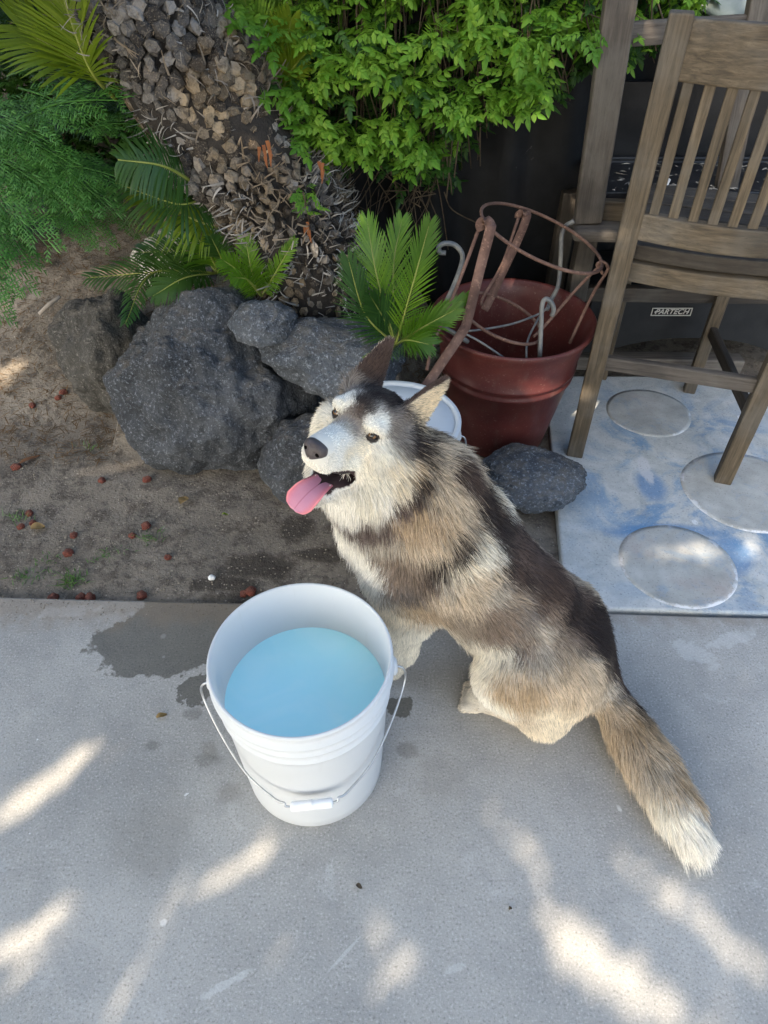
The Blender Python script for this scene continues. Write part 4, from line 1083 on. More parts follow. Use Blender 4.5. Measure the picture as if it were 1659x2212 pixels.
# ================================================================= litter, tufts and sticks on the soil
M_NEED = leaf_mat('dry needles', (.11, .06, .03), (.20, .12, .065), (.07, .042, .025), .05, .9, .1)
m = MB()
for i in range(8000):
    x = crs.uniform(-1.5, .25); y = crs.uniform(1.75, 2.9) if x > -.8 else crs.uniform(1.6, 2.8)
    if x > -.8 and y < 1.9 and crs.random() < .6: continue
    p = Vector((x, y, soil_z(x, y) + crs.uniform(.002, .014))); a = crs.uniform(0, 6.28); l = crs.uniform(.012, .05); d = Vector((math.cos(a), math.sin(a), crs.uniform(-.15, .25))); e = Vector((-d.y, d.x, 0)) * crs.uniform(.0006, .0018)
    m.add([p - e, p + e, p + d * l * .5 + e, p + d * l * .5 - e, p + d * l - Vector((0, 0, .004))], [(0, 1, 2, 3), (3, 2, 4)])
tag(m.build('needle_litter', M_NEED), 'brown dry needle litter under the conifer and fronds', 'litter', kind='stuff')
M_GRIT = simple('grit and crumbs', (.06, .048, .036), (.30, .26, .2), 70, .95)
m = MB()
for i in range(5200):
    x = crs.uniform(-1.1, .45); y = crs.uniform(1.03, 1.75)
    if y < edge_y(x) + .004: continue
    r = .0012 + .0035 * crs.random() ** 3; p = Vector((x, y, soil_z(x, y) + r * .3))
    q = [p + Vector((crs.uniform(.6, 1) * r * a, crs.uniform(.6, 1) * r * b, crs.uniform(.5, 1) * r * c)) for a, b, c in ((1, 0, 0), (-1, 0, 0), (0, 1, 0), (0, -1, 0), (0, 0, 1))]
    m.add(q, [(0, 2, 4), (2, 1, 4), (1, 3, 4), (3, 0, 4)])
for i in range(500):                                   # crumbs thrown onto the concrete
    x = crs.uniform(-1.0, .4); y = edge_y(x) - abs(crs.gauss(0, .035)); r = crs.uniform(.0008, .002); p = Vector((x, y, r * .5))
    q = [p + Vector((r * a, r * b, r * c)) for a, b, c in ((1, 0, 0), (-1, 0, 0), (0, 1, 0), (0, -1, 0), (0, 0, 1))]
    m.add(q, [(0, 2, 4), (2, 1, 4), (1, 3, 4), (3, 0, 4)])
tag(m.build('soil_grit', M_GRIT, smooth=False), 'loose grit and crumbs over the bare soil', 'grit', kind='stuff')
M_GRASS = leaf_mat('weed grass', (.06, .15, .03), (.11, .22, .05), None, .3, .5)
for px, py, n, h in ((150, 1243, 60, .035), (325, 1152, 40, .028), (40, 1240, 30, .02), (35, 1110, 26, .03), (215, 1192, 22, .02), (255, 1180, 16, .018), (85, 1228, 26, .018), (190, 955, 14, .03), (100, 1195, 20, .018)):
    p0 = at_z(px, py); m = MB()
    for i in range(n):
        q = p0 + Vector((crs.gauss(0, .018), crs.gauss(0, .012), 0)); q.z = soil_z(q.x, q.y); d = Vector((crs.gauss(0, .6), crs.gauss(0, .6), .8)).normalized(); e = d.cross(Vector((crs.gauss(0, 1), crs.gauss(0, 1), 0))).normalized() * .0011; L = h * crs.uniform(.5, 1.1)
        m.add([q - e, q + e, q + d * L * .6 + e * .7, q + d * L * .6 - e * .7, q + d * L + Vector((d.x, d.y, -.4)) * L * .25], [(0, 1, 2, 3), (3, 2, 4)])
    tag(m.build('grass_tuft', M_GRASS, None, smooth=False, loc=(p0.x, p0.y, soil_z(p0.x, p0.y))), 'largest and greenest tuft of weed grass near the concrete edge' if n == 60 else 'bushy weed tuft sprouting beside a pair of lava stones' if n == 40 else 'little sparse tuft of weed grass sprouting from the bare soil', 'grass tuft', 'weed tufts on the soil')
M_DEADL = leaf_mat('dry tan leaf', (.27, .17, .07), (.36, .24, .11), None, .15, .8, .2)
def curled_leaf(px, py, L, W, a, label, mat=M_DEADL, z=None):
    p = at_z(px, py); m = MB(); n = 6; d = Vector((math.cos(a), math.sin(a), 0)); e = Vector((-d.y, d.x, 0)); vs = []; zz = soil_z(p.x, p.y) + .003 if z is None else z
    for i in range(n + 1):
        f = i / n; w = W * math.sin(math.pi * (.08 + .9 * f)) ** .8; h = .006 * math.sin(f * 5) + .004
        for s in (-1, 0, 1): vs.append(Vector((p.x, p.y, zz)) + d * L * (f - .5) + e * s * w + Vector((0, 0, h * .6 + abs(s) * W * .45)))
    m.add(vs, [(i * 3 + k, i * 3 + k + 1, i * 3 + 4 + k, i * 3 + 3 + k) for i in range(n) for k in range(2)])
    tag(m.build('dead_leaf', mat, None, loc=(p.x, p.y, zz)), label, 'leaf', 'fallen leaves')
M_BROWNL = leaf_mat('dry brown leaf', (.16, .07, .035), (.23, .11, .06), None, .1, .8, .2)
curled_leaf(78, 1132, .035, .014, .3, 'crumpled yellow brown leaf beside the cluster of lava stones')
curled_leaf(396, 1075, .032, .014, 1.2, 'crumpled yellow brown leaf lying in front of the low rounded boulder')
curled_leaf(60, 985, .065, .008, .8, 'long curled brown leaf on the soil left of the boulders', M_BROWNL)
curled_leaf(485, 1105, .018, .004, .2, 'tiny yellow leaf on the soil between boulder and bucket', M_FRY)
curled_leaf(350, 1548, .022, .006, .5, 'dry brown leaf scrap on the concrete beside the water stain', M_DEADL, .001)
curled_leaf(776, 1916, .012, .004, -.4, 'dark leaf scrap on the concrete in front of the bucket', M_STEM, .001)
curled_leaf(1102, 1963, .008, .003, .7, 'tiny dark crumb of leaf on the open concrete', M_STEM, .001)
for a, b, lab in (((85, 678, 1.95), (130, 640, 1.98), 'short pale broken stick leaning by the dark brown boulder'),):
    p, q = at_y(*a), at_y(*b); m = MB(); m.tube([p, p.lerp(q, .5) + Vector((0, 0, .003)), q], [.006, .007, .005], 7); tag(m.build('stick', simple('bleached twig', (.2, .17, .14), (.32, .28, .24), 30, .9), None, loc=p), lab, 'stick')

# ================================================================= the shade tree behind the camera
tree = thing('shade_tree', 'broad leafy tree behind the viewer that shades the patio', 'tree', (-3.2, -4.6, 0))
m = MB(); m.tube(smooth_pts([(-3.2, -4.6, -.1), (-3.15, -4.6, 1.2), (-2.95, -4.4, 1.9), (-2.6, -3.8, 3.0)], 6), [.2 - .006 * i for i in range(19)], 14); m.build('trunk', M_BARK, tree)
for e_ in ((-.8, -2.4, 2.9), (-1.2, -3.4, 3.1), (-3.6, -2.4, 2.9), (-2.0, -1.9, 3.0), (.2, -3.0, 2.9), (.2, -2.2, 3.0)):
    m = MB(); m.tube(smooth_pts([(-2.95, -4.4, 1.9), Vector((-2.95, -4.4, 1.9)).lerp(Vector(e_), .5) + Vector((0, 0, .2)), e_], 6), [.09 - .006 * i for i in range(13)], 10); m.build('limb', M_BARK, tree)
M_TL = leaf_mat('tree leaves', (.05, .12, .03), (.09, .17, .04), None, .3, .5)
# gaps in the crown through which sun reaches the ground: (picture x, y, half length, half width, heading)
GAPS = [((1330, 2110), .085, .027, (1190, 1990), (1470, 2212)), ((1400, 1900), .035, .013, (1350, 1860), (1440, 1945)), ((1560, 2040), .06, .017, (1480, 1960), (1659, 2110)),
        ((90, 1705), .06, .023, (0, 1775), (185, 1635)), ((480, 1890), .07, .011, (370, 1960), (590, 1820)), ((60, 2000), .04, .013, (0, 2060), (115, 1975)), ((1150, 1840), .04, .012, (1075, 1770), (1190, 1910)),
        ((30, 2110), .05, .009, (0, 2150), (60, 2090)), ((830, 2010), .022, .008, (815, 1990), (850, 2080)), ((270, 2150), .035, .007, (245, 2190), (300, 2110)), ((1500, 1190), .026, .016, (1440, 1195), (1545, 1185)), ((1600, 1470), .03, .007, (1560, 1450), (1659, 1490)),
        ((950, 2030), .03, .005, (900, 2080), (990, 1960)), ((1255, 880), .02, .02, (1225, 880), (1290, 880)), ((225, 1012), .02, .012, (200, 1015), (250, 1010)), ((40, 820), .06, .03, (0, 840), (110, 790)),
        ((370, 640), .03, .02, (340, 640), (400, 640)), ((110, 250), .10, .06, (30, 250), (220, 230)), ((1640, 1190), .02, .006, (1620, 1170), (1659, 1210)), ((0,0), 0, .004, (1340, 1690), (1400, 1720)), ((0,0), 0, .005, (1560, 1600), (1659, 1640)), ((0,0), 0, .004, (700, 1990), (560, 2090)), ((0,0), 0, .004, (230, 1650), (270, 1600)), ((0,0), 0, .004, (960, 1380), (1040, 1400)), ((0,0), 0, .004, (1300, 1590), (1390, 1560)), ((0,0), 0, .005, (300, 1990), (360, 1930)), ((0,0), 0, .005, (1180, 2060), (1330, 2150)), ((0,0), 0, .004, (820, 2130), (870, 2060))]
gl = []
for (c_, hl, hw, a_, b_p) in GAPS:
    A_, B_ = at_z(*a_), at_z(*b_p); C_ = (A_ + B_) / 2; d_ = (B_ - A_); L_ = max(.03, d_.length / 2); d_.normalize(); gl.append((C_, d_, L_ + .02, hw))
trs = random.Random(21)
m = MB()
sx, sy = SUN.x / SUN.z, SUN.y / SUN.z
for i in range(60000):
    gx, gy = trs.uniform(-2.1, 2.3), trs.uniform(-.3, 3.9)
    near = 9.0
    rag = noise.noise((gx * 16, gy * 16, 2)) * .55 + noise.noise((gx * 37, gy * 37, 5)) * .35
    for C_, d_, L_, hw in gl:
        ux_, uy_ = gx - C_.x, gy - C_.y; al = ux_ * d_.x + uy_ * d_.y; ac = -ux_ * d_.y + uy_ * d_.x
        near = min(near, math.hypot(al / (L_ + .02), ac / (hw * 1.25 + .005)))
    if near + rag * 1.25 < 1.05: continue
    if gy > 2.3 and trs.random() < .55: continue
    z = trs.uniform(2.7, 3.4)
    p = Vector((gx + sx * z, gy + sy * z, z))
    a = trs.uniform(0, 6.28); t_ = trs.uniform(-.7, .7); d = Vector((math.cos(a) * math.cos(t_), math.sin(a) * math.cos(t_), math.sin(t_))); e = d.cross(SUN + Vector((trs.gauss(0, .5), trs.gauss(0, .5), trs.gauss(0, .5)))).normalized(); L = trs.uniform(.04, .062) if near > 2.2 else trs.uniform(.016, .026); w = L * .55
    m.add([p - d * L, p - d * L * .2 + e * w, p + d * L, p - d * L * .2 - e * w], [(0, 1, 2, 3)])
    if near < 2.2:
        for q_ in range(3):
            p2 = p + Vector((trs.gauss(0, .02), trs.gauss(0, .02), trs.gauss(0, .05))); gg = (p2.x - sx * p2.z, p2.y - sy * p2.z)
            if min(math.hypot(((gg[0] - C_.x) * d_.x + (gg[1] - C_.y) * d_.y) / (L_ + .02), (-(gg[0] - C_.x) * d_.y + (gg[1] - C_.y) * d_.x) / (hw * 1.25 + .005)) for C_, d_, L_, hw in gl) + rag * 1.25 < 1.05: continue
            m.add([p2 - d * L, p2 - d * L * .2 + e * w, p2 + d * L, p2 - d * L * .2 - e * w], [(0, 1, 2, 3)])
tag(m.build('crown', M_TL, tree, smooth=False), kind='stuff')

# ================================================================= the dog
# own frame: x towards its nose when standing straight, y to its left, z up; origin on the ground under the hips
DA = Vector((.40, .84, 0)); DU = Vector((-.96056, .27806, 0)); DL = Vector((-.27806, -.96056, 0)); DK = Vector((0, 0, 1))
D2W = np.array([DU, DL, DK])                               # rows
def d2w(P): return np.asarray(P) @ D2W + np.array(DA)
# head frame, inside the dog frame
HO = np.array([.450, .049, .640])
def _n(v): v = np.asarray(v, float); return v / np.linalg.norm(v)
HX = _n([.182, .805, .564]); HY = np.array([-.916, .349, -.199]); HY = _n(HY - HX * (HY @ HX)); HZ = np.cross(HX, HY)
HM = np.array([HX, HY, HZ])
HS = 1.0
def h2d(P): return HO + (np.asarray(P, float) * HS) @ HM
def d2h(P): return ((np.asarray(P) - HO) @ HM.T) / HS

RES = .0042
LO = np.array([-.34, -.22, -.004]); HI = np.array([.62, .42, .80])
dims = np.ceil((HI - LO) / RES).astype(int) + 1
AX = [LO[i] + RES * np.arange(dims[i], dtype=np.float32) for i in range(3)]
F = np.full(dims, 1.0, np.float32)
bones = []                                                  # (a, b, ra, rb, flow, hair length, lift, colour)
def region(lo, hi):
    i0 = np.maximum(0, np.floor((np.asarray(lo) - LO) / RES).astype(int)); i1 = np.minimum(dims, np.ceil((np.asarray(hi) - LO) / RES).astype(int) + 1)
    sl = tuple(slice(a, b) for a, b in zip(i0, i1))
    X, Y, Z = np.meshgrid(AX[0][sl[0]], AX[1][sl[1]], AX[2][sl[2]], indexing='ij')
    return sl, np.stack([X, Y, Z], -1)
def smin(a, b, k):
    h = np.clip(.5 + .5 * (b - a) / k, 0, 1); return b * (1 - h) + a * h - k * h * (1 - h)
def smax(a, b, k): return -smin(-a, -b, k)
def cone(a, b, ra, rb, k=.03, sub=False, squash=None):
    a, b = np.asarray(a, float), np.asarray(b, float); m = max(ra, rb) + max(.06, k)
    sl, P = region(np.minimum(a, b) - m, np.maximum(a, b) + m)
    ab = b - a; t = np.clip(((P - a) @ ab) / max(1e-9, ab @ ab), 0, 1)
    d = np.linalg.norm(P - a - t[..., None] * ab, axis=-1) - (ra + (rb - ra) * t)
    F[sl] = smax(F[sl], -d, k) if sub else smin(F[sl], d.astype(np.float32), k)
def ell(c, r, k=.03, axes=None, sub=False):
    c, r = np.asarray(c, float), np.asarray(r, float); m = r.max() + max(.05, k)
    sl, P = region(c - m, c + m); q = P - c
    if axes is not None: q = q @ np.asarray(axes).T
    n = np.linalg.norm(q / r, axis=-1); d = (n - 1) * r.min() * np.clip(n, .3, 1) ** 0
    g = np.linalg.norm(q / r ** 2, axis=-1); d = np.where(g > 1e-6, n * (n - 1) / np.maximum(g, 1e-6), -r.min())
    F[sl] = smax(F[sl], -d.astype(np.float32), k) if sub else smin(F[sl], d.astype(np.float32), k)
def bone(a, b, ra, rb, flow=None, L=.03, lift=.45, k=.03, shape=True):
    if shape: cone(a, b, ra, rb, k)
    fl = _n(np.asarray(b, float) - np.asarray(a, float)) if flow is None else _n(flow)
    bones.append((np.asarray(a, float), np.asarray(b, float), ra, rb, fl, L, lift))
# trunk of the body
bone((.395, 0, .365), (.330, 0, .335), .086, .100, (-.45, 0, -.9), .030, .45, .04)
bone((.330, 0, .335), (.238, 0, .300), .100, .106, (-.7, 0, -.65), .027, .36, .05)
bone((.238, 0, .300), (.150, 0, .220), .106, .106, (-.75, 0, -.55), .026, .32, .05)
bone((.150, 0, .220), (.066, 0, .130), .106, .104, (-.7, 0, -.6), .026, .32, .05)
# withers and shoulder blades
ell((.265, .055, .37), (.075, .045, .09), .04); ell((.265, -.055, .37), (.075, .045, .09), .04)
# neck
nk1 = h2d((-.075, 0, -.035))
bone(nk1, (.345, .0, .47), .074, .088, (-.55, 0, -.85), .034, .5, .05)
bone((.345, 0, .47), (.31, 0, .36), .088, .112, (-.5, 0, -.85), .036, .45, .06)
bone(h2d((-.045, 0, -.085)), (.415, .01, .40), .052, .075, (-.2, 0, -1), .034, .45, .05)     # throat and bib
# front legs
for s in (1, -1):
    bone((.372, s * .080, .330), (.338, s * .088, .232), .064, .047, (-.1, 0, -1), .020, .3, .03)
    bone((.338, s * .088, .232), (.352, s * .082, .100), .040, .029, (.1, 0, -1), .015, .25, .022)
    bone((.352, s * .082, .100), (.375, s * .080, .030), .028, .026, (.1, 0, -1), .011, .25, .018)
    bone((.378, s * .080, .022), (.420, s * .082, .017), .025, .019, (1, 0, -.2), .008, .2, .015)
    for q in (-.02, -.007, .007, .02): cone((.41, s * .082 + q, .016), (.433, s * .082 + q * 1.25, .012), .0115, .0095, .006)
# hind legs, folded
for s in (1, -1):
    yk = s if s > 0 else -.72
    bone((.045, yk * .080, .155), (.105, yk * .112, .160), .086 if s > 0 else .078, .074, (-.35, s * .3, -.8), .025, .32, .035)
    bone((.105, yk * .112, .160), (.150, yk * .122, .158), .074, .042, (.1, s * .2, -1), .020, .3, .03)
    bone((.146, yk * .124, .135), (.050, yk * .124, .052), .042, .044, (-.3, s * .2, -.9), .022, .3, .03)
    bone((.030, s * .118, .040), (.105, s * .110, .022), .036, .022, (1, 0, -.1), .014, .25, .02)
    bone((.105, s * .110, .024), (.178, s * .102, .024), .025, .027, (1, 0, -.1), .007, .2, .015)
    for q in (-.022, -.0075, .0075, .022): cone((.178, s * .102 + q, .022), (.205, s * .101 + q * 1.2, .0145), .0130, .0115, .004)
ell((.02, .008, .10), (.085, .12, .10), .04)
bone((.04, 0, .07), (.0, 0, .06), .085, .07, (-.7, 0, -.6), .026, .4, .04)
# tail lying on the ground, swept to the dog's left
TL = [(-.035, .02, .085), (-.075, .055, .062), (-.115, .105, .054), (-.160, .170, .052), (-.205, .235, .047), (-.238, .280, .038)]
TRd = [.034, .034, .036, .038, .034, .022]
sl_, P_ = region(np.min(TL, 0) - .1, np.max(TL, 0) + .1); dt_ = np.full(P_.shape[:3], 9.0)
for i in range(len(TL) - 1):
    a_, b_ = np.array(TL[i]), np.array(TL[i + 1]); t_ = np.clip(((P_ - a_) @ (b_ - a_)) / ((b_ - a_) @ (b_ - a_)), 0, 1)
    dt_ = np.minimum(dt_, np.linalg.norm(P_ - a_ - t_[..., None] * (b_ - a_), axis=-1) - (TRd[i] + (TRd[i + 1] - TRd[i]) * t_))
    bone(TL[i], TL[i + 1], TRd[i], TRd[i + 1], None, (.026, .038, .042, .042, .044)[i], .45, shape=False)
F[sl_] = smin(F[sl_], dt_.astype(np.float32), .03)
# head
def hcone(a, b, ra, rb, k=.02, sub=False): cone(h2d(a), h2d(b), ra * HS, rb * HS, k, sub)
def hell(c, r, k=.02, sub=False): ell(h2d(c), np.asarray(r) * HS, k, HM, sub)
def hbone(a, b, ra, rb, L, lift, flow=(-1, 0, 0), k=.02, shape=True):
    a_, b_ = h2d(a), h2d(b)
    if shape: cone(a_, b_, ra, rb, k)
    bones.append((a_, b_, ra, rb, _n(np.asarray(flow, float) @ HM), L, lift))
hell((-.062, 0, .002), (.074, .064, .060), .02); bones.append((h2d((-.05, 0, .01)), h2d((-.09, 0, .01)), .06, .06, _n(np.array([-1, 0, -.1]) @ HM), .016, .3))
hell((-.025, 0, .022), (.045, .046, .032), .02)
for s in (1, -1):
    hell((.004, s * .034, .016), (.020, .018, .012), .012)                     # brow
    hell((-.050, s * .048, -.030), (.050, .032, .042), .02)                     # jaw muscle
    bones.append((h2d((-.045, s * .055, -.03)), h2d((-.07, s * .06, -.06)), .035, .035, _n(np.array([-.75, s * .35, -.55]) @ HM), .034, .42))
hbone((.002, 0, -.034), (.072, 0, -.050), .036, .0255, .0055, .22, (-1, 0, .0))
hcone((-.005, 0, -.014), (.070, 0, -.037), .022, .017, .02)                        # bridge of the nose
hcone((.074, 0, -.050), (.085, 0, -.048), .0225, .018, .012)
for s in (1, -1): hcone((-.010, s * .024, -.050), (.064, s * .013, -.062), .021, .017, .012)   # lips
# lower jaw dropped open
JT = (.022, 0, -.136)
for s in (1, -1): hcone((-.066, s * .036, -.072), (.008, s * .013, -.127), .021, .0125, .014)
hcone((-.015, 0, -.110), JT, .020, .0140, .012)
hbone((-.05, 0, -.088), (.018, 0, -.135), .016, .012, .010, .25, (-.8, 0, -.5), .016)
# carve the mouth between the jaws
hcone((-.052, 0, -.072), (.045, 0, -.098), .010, .024, .008, True)
for s in (1, -1): hcone((-.054, s * .036, -.068), (.040, s * .020, -.098), .007, .018, .006, True)
# eye sockets
EYES = [(.0005, .0338, .0015), (.0015, -.0338, .0015)]
for e in EYES: hcone((e[0] + .008, e[1] * 1.12, e[2]), (e[0] + .02, e[1] * 1.35, e[2]), .0085, .011, .006, True)
# ears
EARS = []
for s in (1, -1):
    base = np.array([-.072, s * .046, .040]); tip = np.array([-.105, s * .064, .128])
    if s < 0: tip = np.array([-.098, s * .062, .134])
    a = tip - base; Lr = np.linalg.norm(a); a = a / Lr
    f0 = np.array([.22, s * .97, .0]) if s > 0 else np.array([-.35, s * .93, .0])
    fac = _n(f0 - a * (f0 @ a)); wd = np.cross(a, fac)
    EARS.append((base, a, Lr, fac, wd, s))
    c = h2d(base + a * Lr * .5); sl, P = region(c - .09, c + .09); q = d2h(P.reshape(-1, 3)).reshape(P.shape) - base
    t = q @ a; x = q @ wd; h = q @ fac
    tt = np.clip(t / Lr, -.15, 1.0); w = .035 * np.clip(1 - np.clip(tt, 0, 1) ** 1.5, 0, 1) + .006; th = .0115 * (1 - .45 * np.clip(tt, 0, 1))
    hc = h - .012 * (np.clip(np.abs(x) / w, 0, 1.2) ** 2) * (1 - .5 * np.clip(tt, 0, 1)) + .004
    d = (np.sqrt((x / w) ** 2 + (hc / th) ** 2 + 1e-9) - 1) * th; d = np.maximum(d, np.maximum(t - Lr, -t - .02))
    F[sl] = smin(F[sl], d.astype(np.float32), .012)
    bones.append((h2d(base + a * .01), h2d(tip), .012, .008, _n((a + .15 * fac) @ HM), .0105, .35))

def surface_nets(F):
    S = F < 0; nx, ny, nz = F.shape
    corners = [(i, j, k) for i in (0, 1) for j in (0, 1) for k in (0, 1)]
    cnt = sum(S[i:nx - 1 + i, j:ny - 1 + j, k:nz - 1 + k].astype(np.int8) for i, j, k in corners)
    act = (cnt > 0) & (cnt < 8); idx = np.full(act.shape, -1, np.int64); cells = np.argwhere(act); idx[act] = np.arange(len(cells))
    acc = np.zeros((len(cells), 3)); num = np.zeros(len(cells))
    for a in corners:
        for ax in range(3):
            if a[ax]: continue
            b = list(a); b[ax] = 1
            fa = F[cells[:, 0] + a[0], cells[:, 1] + a[1], cells[:, 2] + a[2]]; fb = F[cells[:, 0] + b[0], cells[:, 1] + b[1], cells[:, 2] + b[2]]
            x = (fa < 0) != (fb < 0); t = np.where(x, fa / np.where(x, fa - fb, 1), 0)
            p = np.tile(np.array(a, float), (len(cells), 1)); p[:, ax] += t; acc[x] += p[x]; num[x] += 1
    V = LO + RES * (cells + acc / num[:, None]); quads = []
    for ax in range(3):
        o1, o2 = [(1, 2), (2, 0), (0, 1)][ax]
        sa = [slice(None)] * 3; sb = [slice(None)] * 3; sa[ax] = slice(0, -1); sb[ax] = slice(1, None)
        ch = S[tuple(sa)] != S[tuple(sb)]; e = np.argwhere(ch)
        e = e[(e[:, o1] > 0) & (e[:, o2] > 0) & (e[:, o1] < F.shape[o1] - 1) & (e[:, o2] < F.shape[o2] - 1)]
        neg = S[e[:, 0], e[:, 1], e[:, 2]]
        def g(d1, d2):
            c = e.copy(); c[:, o1] += d1; c[:, o2] += d2; return idx[c[:, 0], c[:, 1], c[:, 2]]
        q = np.stack([g(-1, -1), g(0, -1), g(0, 0), g(-1, 0)], 1); q[~neg] = q[~neg][:, ::-1]; quads.append(q)
    return V, np.concatenate(quads)
V, Q = surface_nets(F)
Q = Q[(Q >= 0).all(1)]
# keep the body itself, drop any stray flecks
par = np.arange(len(V))
for _ in range(200):
    old = par.copy(); mn = par[Q].min(1)
    for k in range(4): np.minimum.at(par, Q[:, k], mn)
    par = par[par]
    if (par == old).all(): break
main = np.bincount(par).argmax(); keep = par == main; remap = np.cumsum(keep) - 1
Q = remap[Q[keep[Q].all(1)]]; V = V[keep]
E_ = np.concatenate([Q[:, [0, 1]], Q[:, [1, 2]], Q[:, [2, 3]], Q[:, [3, 0]]])
for it in range(3):
    acc = np.zeros_like(V); n = np.zeros(len(V)); np.add.at(acc, E_[:, 0], V[E_[:, 1]]); np.add.at(n, E_[:, 0], 1); np.add.at(acc, E_[:, 1], V[E_[:, 0]]); np.add.at(n, E_[:, 1], 1)
    V = V + .5 * (acc / n[:, None] - V)
V[:, 2] = np.maximum(V[:, 2], .0005)
tri = np.concatenate([Q[:, [0, 1, 2]], Q[:, [0, 2, 3]]])
FN = np.cross(V[tri[:, 1]] - V[tri[:, 0]], V[tri[:, 2]] - V[tri[:, 0]]); FA = np.linalg.norm(FN, axis=1) / 2
VN = np.zeros_like(V)
for k in range(3): np.add.at(VN, tri[:, k], FN)
VN /= np.linalg.norm(VN, axis=1)[:, None] + 1e-12

